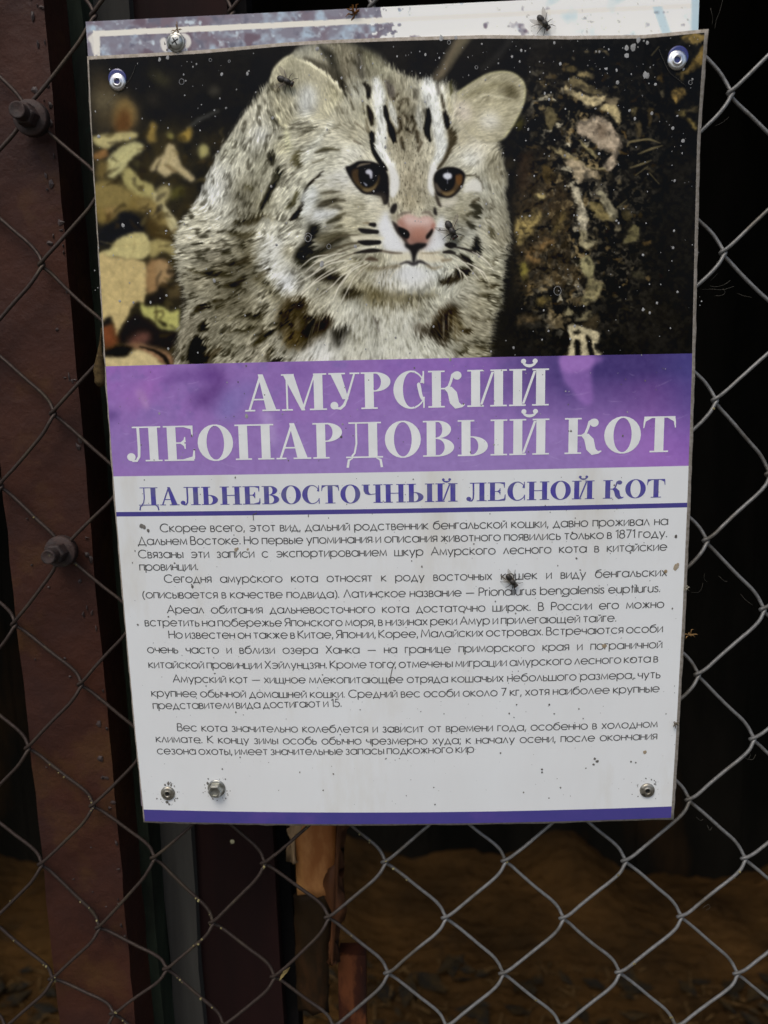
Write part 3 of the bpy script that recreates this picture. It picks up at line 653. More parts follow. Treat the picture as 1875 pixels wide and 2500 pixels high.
    # right cheek and ruff
    for c, pts, w, col, al in (('G',[(1040,420),(1110,450),(1090,520)],[40,80,70],(92,88,72),.85),('G',[(1010,520),(1040,500)],[40,40],(108,102,80),.8),('G',[(1010,600),(1050,640)],[50,54],(96,92,78),.85),
            ('G',[(1060,390),(1120,350)],[40,20],(116,106,84),.8),('G',[(980,120),(1080,120),(1140,190)],[16,14,12],(90,82,66),.9),('G',[(1140,190),(1160,260)],[12,20],(122,112,90),.8),
            ('G',[(1240,660),(1250,720)],[50,70],(126,118,92),.8),('G',[(1290,950),(1280,1020)],[40,40],(116,108,86),.75),('G',[(1120,1190),(1170,1170)],[26,20],(98,90,66),.8),
            ('G',[(1260,1250),(1300,1230)],[50,40],(104,92,66),.8),('G',[(1140,1330),(1220,1330)],[40,40],(124,114,84),.75),('G',[(940,1680),(1020,1690)],[40,60],(86,74,54),.9),
            ('G',[(1040,1550),(1110,1570)],[30,30],(118,108,84),.75),('G',[(1180,1590),(1220,1570)],[30,40],(116,106,82),.7),('G',[(880,1910),(960,1900),(1000,1850)],[40,60,40],(112,104,78),.8),
            ('G',[(1100,1850),(1170,1880)],[40,40],(122,112,86),.7),('G',[(1200,560),(1240,540)],[30,30],(130,122,98),.7),('G',[(1230,460),(1260,430)],[40,30],(134,126,104),.7),
            ('G',[(900,800),(950,740)],[14,20],(130,122,98),.8),('G',[(1190,960),(1230,990)],[30,30],(126,120,96),.7),('G',[(960,560),(1000,570)],[12,12],(120,112,88),.8)):
        K(L, c, pts, w, np.array(col)*.80, 2.8, min(1, al+.06))
    P(L, 'G', [(1090,720),(1125,780),(1145,890),(1100,910),(1040,880),(1070,800)], (36,34,34), 2.5, .95)
    K(L, 'G', [(940,930),(1000,980),(1060,1040)], [40,70,40], (46,42,36), 3, .92)
    K(L, 'G', [(890,1080),(960,1080),(1020,1070)], [50,80,60], (48,43,34), 3.5, .92)
    K(L, 'G', [(730,1210),(830,1180),(920,1140),(1000,1090)], [40,90,80,50], (58,50,36), 4, .92)
    P(L, 'G', [(450,1610),(560,1640),(640,1620),(700,1520),(790,1430),(900,1430),(930,1540),(850,1640),(820,1760),(770,1860),(660,1780),(500,1740)], (62,51,36), 6, .92)
    P(L, 'G', [(560,1670),(680,1660),(740,1760),(700,1800),(600,1740)], (42,36,28), 7, .85)
    P(L, 'G', [(740,1560),(830,1480),(870,1520),(800,1620)], (52,40,28), 5, .9)
    K(L, 'G', [(840,1560),(900,1640),(880,1760)], [90,110,60], (128,112,76), 7, .7)
    K(L, 'G', [(180,1390),(330,1380),(500,1350),(680,1320)], [60,80,60,30], (128,118,88), 8, .75)
    P(L, 'G', [(0,1280),(120,1300),(150,1400),(60,1420),(0,1440)], (108,96,62), 8, .7)
    # fur: streak noise drags every edge along the hair, then darkens and lightens strand by strand
    n1 = lic(prng.random((PH, PW)), dx, dy, 6)
    n2 = lic(blur(prng.random((PH, PW)), .75), dx, dy, 7)
    n3 = lic(blur(prng.random((PH, PW)), 3.5), dx, dy, 13)
    gx, gy = np.meshgrid(np.arange(PW, dtype=float), np.arange(PH, dtype=float))
    face = poly_mask(cr('S', [(850,230),(960,200),(1100,210),(1180,340),(1180,480),(1160,600),(1080,640),(960,640),(820,620),(740,560),(740,440),(800,360)]), 30)
    fm = np.zeros((PH, PW)); m, (x0, x1, y0, y1) = face; fm[y0:y1, x0:x1] = m
    earr = ((PYY < 345) & (PXX > 1118)) | ((PXX < 800) & (PXX > 652) & (PYY < 290-.0*PXX) & (PYY < 150+1.1*(PXX-640)))
    er = blur(earr.astype(float), 7)
    amp = (4.2*(1-fm)+1.6*fm)*(1-.75*er)
    sh = amp*(.7*n1+.6*n2)
    L = sample_lin(L, gx+dx*sh, gy+dy*sh)
    lum = L.mean(2, keepdims=True)/255
    body = np.clip((700-PXX)/160, 0, 1)*np.clip((PYY-480)/120, 0, 1)+np.clip((PXX-1150)/60, 0, 1)*np.clip((PYY-560)/100, 0, 1)
    body = (np.clip(body+np.clip((PYY-700)/120, 0, 1)*.3+.34*(1-fm)*(PXX < 760)*(1-er)+.20*(1-fm)+.05, 0, 1)*(1-.8*np.clip(1-((PXX-920)/240)**2, 0, 1)*np.clip((PYY-720)/60, 0, 1)))[..., None]
    ear = np.clip((300-PYY)/60, 0, 1)[..., None]*(1-fm[..., None])*.7
    ear = er[..., None]
    k = (.032+.045*body+.012*(1-fm[..., None]))*(1-.55*ear)
    L = L*(1+k*(n1[..., None]*.8+n2[..., None]*.9)+.034*lic(prng.random((PH, PW)), dx, dy, 2)[..., None])
    n4 = lic(blur(prng.random((PH, PW)), 2.8), dx, dy, 9)
    fl = np.clip((-n4*.8-n3*.6-.22)*1.1, 0, 1)[..., None]*(np.clip(-n2*.5+.7, 0, 1))[..., None]
    L = L*(1-fl*(.14+.46*body)*(1-.6*ear))+np.array([78,70,52])*fl*(.12+.44*body)*(1-.6*ear)*lum
    hi = np.clip(n2*.5+n1*.3-.2, 0, 1)[..., None]
    L = L+hi*(5+10*body)*np.array([1,1,.97])*(1-.6*ear)
    spk = np.clip(lic(prng.random((PH, PW)), dx, dy, 3)-1.15, 0, 1)
    br = poly_mask(cr('S', [(960,280),(1040,280),(1060,360),(1035,420),(1045,480),(1060,520),(960,520),(950,480),(970,420),(950,360)]), 10)
    bm = np.zeros((PH, PW)); m, (x0, x1, y0, y1) = br; bm[y0:y1, x0:x1] = m
    L = L*(1-(spk*(.10+.42*bm))[..., None])
    mot = 1.15*(fbm(26, 2100, 4)-.5)[..., None]
    L = L*(1+.30*mot*(1-.5*ear))
    for c, pts, a in (('S',[(560,470),(640,430),(620,560),(640,680),(600,760),(520,740),(560,620)],.36),('S',[(455,640),(560,620),(620,740),(600,860),(440,880)],.24),('S',[(640,300),(690,330),(660,420),(620,420)],.16),
            ('S',[(820,400),(860,470),(840,540),(760,520),(740,480)],.12),('S',[(960,260),(1040,250),(1050,340),(960,350)],.14),('S',[(950,400),(1010,420),(1030,500),(950,500)],.06),('S',[(1130,470),(1180,480),(1170,640),(1120,600)],.18),
            ('S',[(1120,680),(1220,640),(1210,860),(1100,870)],.18),('S',[(690,640),(860,690),(1000,720),(1100,690),(1080,740),(900,740),(760,730)],.16),('S',[(640,720),(760,750),(770,880),(620,880)],.18),('S',[(830,110),(930,110),(920,190),(850,220),(800,170)],.2),
            ('S',[(1180,400),(1240,400),(1250,600),(1200,600)],.16),('S',[(790,560),(880,560),(860,620),(760,640)],.14)):
        P(L, c, pts, (62,56,40), 14, a)
    g = L.mean(2, keepdims=True); L = g+(L-g)*.66; L = L*np.array([.985, .995, .98])
    L = 136+(L-136)*1.27-8; L = np.minimum(L, 236)
    # ---- features that stay crisp
    P(L, 'F', [(1440,0),(1510,40),(1550,130),(1555,220),(1535,290),(1490,345),(1458,300),(1462,150)], (208,209,203), 2.4, .95)
    P(L, 'G', [(650,0),(610,90),(598,200),(605,270),(650,330),(668,290),(650,200),(660,120),(700,50)], (208,209,203), 2.4, .95)
    P(L, 'F', [(1420,470),(1470,560),(1500,640),(1560,740),(1659,860),(1659,910),(1560,900),(1460,890),(1390,850),(1370,740),(1330,640),(1360,560)], (210,213,214), 6, .92)
    P(L, 'F', [(1060,740),(1160,730),(1380,740),(1380,770),(1180,765),(1100,790)], (206,202,178), 2.5, .9)
    P(L, 'F', [(1070,850),(1180,840),(1360,835),(1380,855),(1180,870)], (206,204,184), 2.5, .9)
    P(L, 'G', [(740,520),(770,600),(780,700),(785,780),(760,860),(640,890),(540,870),(600,780),(650,690),(690,610)], (208,211,212), 6, .92)
    P(L, 'G', [(230,920),(330,900),(420,900),(425,980),(330,1000),(250,980)], (200,196,172), 4, .8)
    P(L, 'G', [(500,890),(620,910),(760,930),(760,980),(620,1000),(500,970)], (198,190,164), 4, .8)
    P(L, 'G', [(700,400),(800,360),(900,330),(860,420),(760,440)], (196,192,176), 4, .7)
    P(L, 'G', [(990,190),(1080,150),(1140,200),(1140,280),(1040,280),(960,290)], (206,206,196), 3, .85)
    P(L, 'G', [(330,1060),(450,1050),(560,1070),(600,1150),(480,1200),(330,1170)], (204,207,206), 6, .7)
    whs = np.clip(.62+.20*n1+.22*n2, 0, 1)
    for c, pts, col, sf, al in (('F',[(740,110),(860,90),(1010,80),(1090,200),(1190,310),(1060,280),(860,250),(720,230)],(206,207,201),7,.62),('F',[(600,330),(700,230),(740,300),(690,440),(840,470),(900,500),(760,570),(640,560),(570,470)],(204,207,205),7,.6),
            ('F',[(140,760),(330,760),(420,1000),(520,1180),(440,1310),(280,1180),(120,1000)],(202,204,200),12,.6),('F',[(1250,380),(1400,420),(1440,480),(1340,540),(1240,460)],(196,190,168),8,.4),
            ('G',[(-300,1480),(60,1440),(420,1440),(520,1640),(700,1800),(880,2000),(-420,2000),(-260,1700)],(190,191,182),16,.55),('F',[(560,1900),(720,1760),(860,1860),(900,2060),(480,2060)],(208,208,202),8,.6),
            ('G',[(100,1080),(330,1040),(600,1060),(700,1150),(560,1260),(250,1280),(60,1200)],(204,206,204),9,.6),('C',[(960,1240),(1120,1230),(1180,1360),(1060,1440),(960,1380)],(206,206,196),10,.55),
            ('B',[(960,1280),(1120,1250),(1230,1330),(1100,1380),(960,1400)],(200,199,190),8,.5),('G',[(900,1230),(1080,1160),(1100,1330),(900,1420),(780,1390)],(194,192,178),12,.4)):
        P(L, c, pts, col, sf, al, tex=whs)
    # eyes
    blk2 = (22,20,20)
    P(L, 'F', [(1008,40),(1060,15),(1150,-30),(1290,-20),(1390,30),(1440,110),(1450,200),(1452,340),(1440,395),(1400,412),(1375,340),(1320,318),(1200,305),(1130,250),(1060,150)], blk2, 1.6)
    P(L, 'F', [(1290,300),(1400,300),(1430,380),(1400,410),(1340,340)], (66,60,50), 4, .6)
    P(L, 'F', [(1080,120),(1130,60),(1200,90),(1340,110),(1345,190),(1300,250),(1220,280),(1150,240),(1100,180)], (68,57,36), 2.6)
    P(L, 'F', [(1075,80),(1130,60),(1150,130),(1160,200),(1110,180)], (62,48,32), 3)
    P(L, 'F', [(1180,255),(1280,245),(1330,190),(1300,260),(1230,285)], (120,104,72), 2, .8)
    P(L, 'F', [(1140,110),(1160,40),(1240,20),(1310,50),(1340,120),(1310,200),(1240,240),(1170,210)], (15,14,16), 2)
    P(L, 'F', [(1215,70),(1250,55),(1280,80),(1280,140),(1262,150),(1250,110),(1220,100)], (196,198,206), 1.6, .9)
    K(L, 'F', [(1195,190),(1220,215)], [8,22], (150,156,168), 1.2, .8)
    K(L, 'F', [(1130,30),(1170,10),(1260,-5)], [10,22,8], (120,110,92), 2, .8)
    P(L, 'G', [(656,170),(664,110),(700,65),(760,38),(830,30),(910,45),(965,85),(978,130),(960,210),(905,290),(840,340),(770,345),(700,325),(675,270)], blk2, 1.6)
    P(L, 'G', [(668,280),(700,330),(720,380),(740,440),(700,420),(680,360)], (44,38,32), 2, .9)
    P(L, 'G', [(700,230),(760,270),(830,260),(870,200),(880,130),(930,160),(920,230),(860,300),(790,325),(720,290)], (72,57,38), 2.8)
    P(L, 'G', [(740,290),(800,295),(870,270),(850,300),(790,325)], (136,118,80), 2, .7)
    P(L, 'G', [(880,120),(940,110),(950,160),(920,220),(890,190)], (96,66,36), 2, .9)
    P(L, 'G', [(665,200),(700,200),(740,260),(720,290),(680,260)], (86,78,66), 2.5, .8)
    P(L, 'G', [(690,160),(720,80),(800,60),(870,110),(870,190),(840,250),(780,275),(720,240)], (16,15,18), 2)
    P(L, 'G', [(755,110),(790,92),(835,100),(840,140),(800,160),(760,140)], (210,214,220), 1.8, .92)
    K(L, 'G', [(800,60),(798,200)], [3,7], (180,186,196), .8, .6)
    K(L, 'G', [(700,50),(740,0),(800,-70)], [20,26,20], (60,54,42), 1.6, .9)
    K(L, 'F', [(1450,430),(1440,390)], [20,20], (60,54,46), 2, .6)
    # nose
    P(L, 'G', [(235,580),(280,600),(330,640),(400,700),(440,820),(400,830),(340,760),(280,690)], (40,36,34), 2.0)
    P(L, 'G', [(290,590),(330,540),(390,510),(450,525),(510,550),(570,528),(640,545),(672,600),(668,650),(620,710),(590,800),(540,835),(430,825),(390,770),(400,700),(330,655)], (176,143,130), 2.8)
    P(L, 'G', [(350,560),(420,525),(510,560),(600,540),(640,590),(560,620),(420,610)], (200,179,170), 6, .85)
    P(L, 'G', [(408,690),(500,700),(605,690),(590,800),(540,840),(430,830),(390,775)], (104,74,64), 11, .9)
    P(L, 'G', [(290,590),(330,560),(360,600),(400,690),(340,660)], (138,96,82), 5, .7)
    P(L, 'G', [(420,690),(520,640),(600,690),(560,760),(460,780)], (168,118,98), 7, .6)
    P(L, 'G', [(640,620),(668,600),(665,660),(630,700)], (140,92,78), 3, .8)
    P(L, 'G', [(300,640),(350,650),(400,680),(416,720),(395,760),(345,735),(310,690)], (20,17,17), 1.4)
    P(L, 'G', [(645,655),(652,690),(620,745),(585,765),(580,730),(610,690)], (30,24,22), 1.6)
    P(L, 'G', [(370,800),(420,820),(500,800),(590,810),(560,850),(510,875),(484,930),(468,1000),(444,1000),(436,930),(418,880),(370,838)], (28,26,26), 2.2)
    K(L, 'G', [(320,1015),(390,995),(455,1015),(520,990),(590,1020),(640,1060)], [8,28,36,34,20,8], (44,41,42), 3, .9)
    K(L, 'G', [(300,1035),(200,1050),(90,1060),(0,1040)], [30,26,22,10], (104,96,76), 4, .85)
    K(L, 'G', [(590,1030),(660,1060),(740,1040)], [20,30,12], (134,124,100), 4, .8)
    K(L, 'G', [(750,980),(830,970)], [30,24], (116,104,82), 3.5, .8)
    K(L, 'G', [(300,530),(350,500),(420,490)], [16,22,14], (96,86,76), 3, .8)
    K(L, 'G', [(540,500),(600,490),(650,530)], [14,24,14], (100,90,78), 3, .8)
    P(L, 'G', [(215,470),(240,415),(280,400),(290,440),(265,500),(230,505)], (34,31,29), 1.8)
    P(L, 'G', [(655,460),(675,440),(695,500),(690,525),(660,510)], (36,33,30), 1.8)
    P(L, 'G', [(215,520),(300,520),(280,590),(230,570)], (120,112,92), 5, .7)
    # whisker spots
    K(L, 'F', [(1260,612),(1300,618)], [34,46], (30,28,27), 1.6)
    K(L, 'F', [(1190,600),(1240,600)], [12,24], (110,98,74), 2.5, .8)
    K(L, 'F', [(1150,662),(1200,680),(1330,690)], [24,52,40], (30,28,27), 1.8)
    K(L, 'F', [(1145,790),(1220,800),(1350,795)], [26,56,44], (27,25,25), 1.8)
    K(L, 'F', [(1100,905),(1180,890),(1280,878),(1370,880)], [14,32,46,24], (34,31,28), 1.8)
    K(L, 'F', [(1370,880),(1480,900),(1580,905)], [18,24,10], (84,74,60), 2.5, .85)
    K(L, 'F', [(1220,968),(1270,960),(1330,975)], [20,46,20], (66,54,42), 3, .9)
    K(L, 'G', [(790,820),(830,825),(870,825)], [40,66,44], (32,30,28), 1.6)
    K(L, 'G', [(760,895),(820,892),(870,905)], [24,42,26], (40,37,34), 1.8)
    K(L, 'G', [(870,840),(980,865),(1080,900),(1130,930)], [14,24,32,16], (44,40,36), 1.6)
    K(L, 'G', [(860,910),(930,950),(1000,1010)], [12,18,18], (56,52,44), 1.6)
    K(L, 'G', [(540,905),(640,905),(720,895)], [10,20,8], (140,128,104), 2.5, .8)
    for pts in ([(1130,720),(980,730),(860,790),(740,890)], [(1150,800),(1010,820),(880,870),(760,940)], [(1150,830),(960,890),(880,960)], [(1120,900),(1000,940),(900,990)]):
        K(L, 'F', pts, [10,12,5], (76,68,54), 1, .75)
    # whiskers
    wc = (206,200,176)
    for pts in ([(1180,985),(960,1060),(740,1180),(540,1330)], [(1080,970),(860,1010),(680,1120),(500,1220)], [(1240,1000),(1080,1080),(960,1240)], [(940,960),(800,1010),(640,1150)],
                [(830,920),(680,950),(540,1060)], [(1170,1000),(990,1120),(870,1240),(740,1340)], [(1260,1010),(1120,1120),(1030,1280),(960,1420)], [(900,1050),(720,1170),(560,1330)],
                [(1060,1080),(940,1250),(880,1400)], [(1000,900),(860,930),(700,1010),(600,1100)]):
        K(L, 'F', pts, [6,12,5], (216,212,194), .8, .9)
    for pts in ([(830,940),(960,1000),(1050,1090),(1120,1180)], [(880,1000),(920,1080),(940,1160)], [(950,990),(1100,1060),(1190,1190)], [(1050,890),(1180,970),(1270,1090)], [(860,1030),(960,1110),(1010,1190)],
                [(1000,1000),(1150,1090),(1220,1200)], [(1090,900),(1200,1000)]):
        K(L, 'G', pts, [6,11,4], (214,210,192), .8, .9)
    for q in range(26):
        x = 1180+prng.random()*420; y = 1010+prng.random()*60
        K(L, 'F', [(x, y), (x-30-40*prng.random(), y+60), (x-50-90*prng.random(), y+150)], [3,6,2], (200,194,170) if q % 3 else (120,110,86), .8, .5)
    for q in range(46):   # long chest hair
        x = 640+prng.random()*560; y = 1250+prng.random()*400
        dxh = (x-1000)*.12
        K(L, 'G' if q % 2 else 'F', [((x-300 if q % 2 else x), y), ((x-300 if q % 2 else x)+dxh*.5-10, y+90), ((x-300 if q % 2 else x)+dxh-16, y+190)], [3,7,2], (196,192,174), 1, .4)
    # soft furry outline
    out = cr('S', [(425,900),(432,812),(450,736),(429,661),(423,595),(438,549),(456,519),(489,473),(504,431),(525,385),(547,346),(571,310),(601,265),(628,229),(652,205),(659,190),(670,164),(692,142),(713,130),(725,118),(754,106),(798,100),(841,101),(889,116),(925,134),(947,154),(960,164),(996,183),(1030,191),(1054,190),(1069,200),(1093,196),(1107,200),(1112,222),(1124,219),(1153,200),(1189,180),(1225,173),(1254,178),(1276,195),(1284,217),(1281,248),(1266,284),(1247,318),(1233,337),(1218,347),(1225,364),(1230,397),(1235,414),(1240,443),(1235,472),(1242,520),(1249,578),(1242,617),(1235,660),(1230,701),(1225,749),(1208,786),(1204,834),(1196,880),(1190,960),(1150,990),(480,990),(428,970)])
    m, (x0, x1, y0, y1) = poly_mask(out, 2.2)
    M = np.zeros((PH, PW)); M[y0:y1, x0:x1] = m
    earm = (((PXX > 1118) & (PYY < 345)) | ((PXX < 760) & (PXX > 650) & (PYY < 215)))
    sm = blur(earm.astype(float), 5)
    far = np.clip((PXX-715)/20, 0, 1)*np.clip((960-PXX)/30, 0, 1)*np.clip((200-PYY)/30, 0, 1)
    Mj = sample_lin(M, gx+dx*n1*4.5+n2*1.5, gy+dy*n1*4.5)
    Ms = blur(M, 5)
    Mj = Mj*(1-sm)+M*sm; Mj = Mj*(1-far)+Ms*far
    edge = np.clip(1-blur(Mj, 4), 0, 1)[..., None]
    L = L*(1-.45*edge*(1-sm[..., None]*.8))
    return L, Mj

def paint_print():
    bg = paint_background(); cat, M = paint_cat()
    pic = bg*(1-M[..., None])+cat*M[..., None]
    pic = blur(pic, .55)
    pic = blur(pic, .35); pic *= (1+.03*(prng.random((PH, PW))-.5)[..., None]*2)
    # purple title band: the picture shows through a violet tint
    n = fbm(70, 900, 4); n2 = fbm(24, 950, 4); n3 = fbm(110, 990, 3)
    u = np.clip((PXX-270)/1420, 0, 1); v = np.clip((PYY-(893-.0218*(PXX-256)))/275, 0, 1)
    band = np.zeros((PH, PW, 3)); band[:] = (132,98,168)
    def mix(b, c, w): return b*(1-w[..., None])+np.array(c, float)*w[..., None]
    band = mix(band, (148,92,176), np.clip(1.7*(n-.42), 0, .9)*np.clip(1-u*1.6, 0, 1))
    band = mix(band, (136,112,172), np.clip(v*1.15-.25, 0, .8)*np.clip(1.25-abs(u-.5)*1.6, 0, 1))
    band = mix(band, (112,92,158), np.clip(2.4*(n2-.55), 0, .8)*np.clip(1.2-1.4*v, 0, 1))
    band = mix(band, (60,48,106), np.clip((u-.60)*5, 0, 1)*np.clip(1.35-v*2.2, 0, .95))
    band = mix(band, (104,64,136), np.clip((u-.78)*5, 0, 1)*np.clip(1-abs(v-.45)*3.2, 0, .5))
    band = mix(band, (148,92,180), np.clip((u-.8)*5, 0, 1)*np.clip((v-.45)*2.6, 0, .85))
    band = mix(band, (64,62,128), np.clip((u-.93)*10, 0, .6)*np.clip(1.2-v, 0, 1))
    def Q(c, pts, col, soft, a): P(band, c, pts, col, soft, a, tex=np.clip(.6+.8*n2, 0, 1))
    Q('I', [(560,80),(640,90),(680,180),(640,300),(520,320),(500,240),(600,200)], (92,58,126), 14, .95)
    Q('I', [(120,300),(220,240),(210,190),(280,170),(300,260),(180,330)], (150,92,168), 14, .5)
    Q('I', [(200,230),(240,230),(270,310),(250,320)], (172,134,180), 5, .6)
    Q('I', [(340,160),(480,120),(620,120),(640,180),(470,170),(360,190)], (98,62,136), 10, .85)
    Q('I', [(620,320),(720,200),(840,190),(780,300),(700,400)], (112,104,168), 14, .6)
    Q('I', [(860,330),(920,340),(950,480),(930,520),(890,420)], (170,150,196), 8, .6)
    Q('I', [(40,340),(110,340),(90,380),(45,390)], (88,62,128), 8, .9)
    Q('I', [(1000,90),(1120,80),(1130,150),(1010,140)], (104,70,144), 12, .5)
    Q('J', [(0,60),(530,50),(540,150),(300,130),(0,130)], (128,88,170), 12, .6)
    P(band, 'J', [(915,40),(1090,36),(1140,60),(1080,110),(1085,280),(1030,300),(970,220),(930,170)], (150,104,184), 5, .62)
    P(band, 'J', [(920,40),(1080,38),(1075,100),(1000,130),(925,120)], (160,112,190), 4, .6)
    Q('J', [(1360,200),(1500,220),(1560,300),(1420,320),(1340,280)], (120,66,140), 30, .2)
    for q in range(70):   # scratches
        x, y = 260+prng.random()*1400, 900+prng.random()*240; a = prng.normal(-.25, .35); l = 8+prng.random()*38
        K(band, 'S', [(x, y), (x+l*.5*math.cos(a), y+l*.5*math.sin(a)+1.5), (x+l*math.cos(a), y+l*math.sin(a))], [.4, 1.3, .4], (186,170,206), .7, .35)
    gb = band.mean(2, keepdims=True); band = gb+(band-gb)*.88; band = band*.97+5
    band += (fbm(9, 1200, 3)-.5)[..., None]*12
    return np.clip(pic, 0, 255), np.clip(band, 0, 255)
# ---------------------------------------------------------------- ground and the dark shelter behind the mesh
M_soil = mat('soil', (.070,.036,.011), .98, spec=.04, col2=(.026,.015,.006), scale=5, lo=.36, hi=.66, bump=.012, bscale=26, col3=(.011,.011,.009), scale3=7, lo3=.58, hi3=.76)
M_yard = mat('yard', (.11,.10,.08), .95, col2=(.07,.065,.05), scale=3)
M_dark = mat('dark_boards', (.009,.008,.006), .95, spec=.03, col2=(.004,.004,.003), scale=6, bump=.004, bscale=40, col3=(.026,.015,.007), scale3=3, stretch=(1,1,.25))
def sheet(x0, x1, y0, y1, n, fz, name, m):
    g = np.stack(np.meshgrid(np.linspace(x0, x1, n), np.linspace(y0, y1, n)), -1)
    z = fz(g[..., 0], g[..., 1]); o = grid_mesh(name, np.concatenate([g, z[..., None]], -1)[:, ::-1], None, m); tag(o, kind='structure'); return o
b = MB(); b.add([(-300,-300,-.03),(300,-300,-.03),(300,300,-.03),(-300,300,-.03)], [(0,1,2,3)]); tag(b.build('ground', M_yard), kind='structure')
g = np.random.default_rng(3)
def fz(x, y):
    z = .012*np.sin(7*x+3*y)+.010*np.sin(13*y-5*x+1)+.006*np.sin(31*x+17*y)
    z = z+np.clip((y-1.02)/.34, 0, 1)**1.5*(.05+.05*np.sin(5.3*x+1)+.035*np.sin(11.7*x+4)+.02*np.sin(23*x))
    return z+.004*g.standard_normal(x.shape)
sheet(-1.9, 1.9, .10, 1.46, 200, fz, 'cage_floor', M_soil)
sh = empty('animal_shelter', (0, 1.2, 0)); tag(sh, 'dark wooden shelter closing off the cage behind the wire mesh', 'shelter')
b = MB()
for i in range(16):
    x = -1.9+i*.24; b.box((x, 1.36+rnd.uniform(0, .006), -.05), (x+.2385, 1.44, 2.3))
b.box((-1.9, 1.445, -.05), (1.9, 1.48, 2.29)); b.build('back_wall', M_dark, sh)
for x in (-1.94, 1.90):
    b = MB(); b.box((x, .05, -.05), (x+.04, 1.36, 2.3)); b.build('unseen_side_wall', M_dark, sh)  # side walls out of view, added to keep the cage dark
b = MB(); b.box((-2.0, -.02, 2.3), (2.0, 1.50, 2.36)); b.build('unseen_roof', M_dark, sh)  # out of view overhead, added to keep skylight off the cage interior
M_leaf = mat('dead_leaf', (.040,.026,.010), .9, spec=.1, col2=(.016,.015,.012), scale=40)
g2 = np.random.default_rng(21); b = MB()
for q in range(800):
    x, y = g2.uniform(-1.5, 1.5), g2.uniform(.5, 1.06); a = g2.uniform(0, 6.3); l = g2.uniform(.006, .03)*(1 if q % 5 else 1.6); w = l*g2.uniform(.25, .6); z = float(.012*np.sin(7*x+3*y)+.010*np.sin(13*y-5*x+1)+.006*np.sin(31*x+17*y))+.007
    ca, sa = math.cos(a), math.sin(a); h = g2.uniform(0, .010)
    vs = [(x+l*ca, y+l*sa, z+h), (x-w*sa, y+w*ca, z+g2.uniform(0, .006)), (x-l*ca, y-l*sa, z), (x+w*sa, y-w*ca, z+g2.uniform(0, .006))]
    b.add(vs, [(0, 1, 2, 3)])
M_straw = mat('straw', (.13,.080,.030), .9, spec=.1, col2=(.06,.035,.013), scale=60)
bs = MB()
for k in range(1500):
    x, y = g2.uniform(-1.4, 1.4), g2.uniform(.5, 1.06); a = g2.uniform(0, 6.3); l = g2.uniform(.004, .022); w = g2.uniform(.0008, .0024); z = float(.012*np.sin(7*x+3*y)+.010*np.sin(13*y-5*x+1)+.006*np.sin(31*x+17*y))+.008
    ca, sa = math.cos(a), math.sin(a); h = g2.uniform(0, .006)
    bs.add([(x+l*ca-w*sa, y+l*sa+w*ca, z+h), (x+l*ca+w*sa, y+l*sa-w*ca, z+h), (x-l*ca+w*sa, y-l*sa-w*ca, z), (x-l*ca-w*sa, y-l*sa+w*ca, z)], [(0, 1, 2, 3)])
o_ = tag(bs.build('straw_litter', M_straw), 'pale wood chips and straw on the cage floor', kind='stuff')
tag(b.build('leaf_litter', M_leaf), kind='stuff'); bpy.data.objects['leaf_litter']['label'] = 'dark fallen leaves scattered over the brown cage floor'

# ---------------------------------------------------------------- posts and boards behind the mesh
M_maroon = mat('maroon_paint', (.058,.0200,.0108), .6, spec=.2, col2=(.034,.0135,.010), scale=22, lo=.3, hi=.7, bump=.0009, bscale=140, col3=(.075,.034,.012), scale3=18, lo3=.54, hi3=.70, rvar=.14)
M_maroon2 = mat('maroon_board', (.021,.008,.007), .7, spec=.12, col2=(.013,.006,.0055), scale=16, bump=.0006, bscale=90, stretch=(1,1,.2))
M_green = mat('green_steel', (.024,.034,.020), .75, spec=.2, col2=(.010,.013,.008), scale=34, bump=.0008, bscale=120, col3=(.010,.048,.036), scale3=22, lo3=.60, hi3=.66, stretch=(1,1,.35))
M_grey = mat('grey_plank', (.060,.058,.050), .85, spec=.2, col2=(.035,.033,.029), scale=28, bump=.0006, bscale=160, stretch=(1,1,.06))
M_amber = mat('amber_varnish', (.62,.31,.105), .35, spec=.4, col2=(.30,.105,.026), scale=30, lo=.40, hi=.60, bump=.0008, bscale=60, col3=(.05,.020,.010), scale3=60, lo3=.62, hi3=.70, stretch=(1,1,.4))
M_cream = mat('cream_edge', (.55,.42,.26), .6, col2=(.40,.26,.13), scale=60, stretch=(1,1,.1))
M_gap_shade = mat('gap_shade_black', (.007,.006,.006), .9, spec=.1, col2=(.004,.004,.004), scale=20)
def bevel(o, w=.002, seg=2):
    md = o.modifiers.new('b', 'BEVEL'); md.width = w; md.segments = seg; md.limit_method = 'ANGLE'; return o
def upright(name, xa, xb, row, y, th, m, z0, z1, label, cat, group=None, bw=.0015, steps=40, jag=.0006):
    X0 = back(xa, row, y)[0]; X1 = back(xb, row, y)[0]; b = MB(); q = random.Random(name+str(xa))
    vs = []; fs = []                       # a box in many courses, so its edges can wander like real old timber
    for k in range(steps+1):
        z = z0+(z1-z0)*k/steps; a, c, d, e = (q.uniform(-jag, jag) for _ in range(4))
        vs += [(X0+a, y+abs(d), z), (X1+c, y+abs(e), z), (X1+c, y+th, z), (X0+a, y+th, z)]
    for k in range(steps):
        for j in range(4): fs.append((4*k+j, 4*k+(j+1) % 4, 4*k+4+(j+1) % 4, 4*k+4+j))
    fs += [(3, 2, 1, 0), tuple(4*steps+j for j in range(4))]
    b.add(vs, fs); o = b.build(name, m)
    tag(o, label, cat, group); return o, X0, X1
Y_MESH = .0125
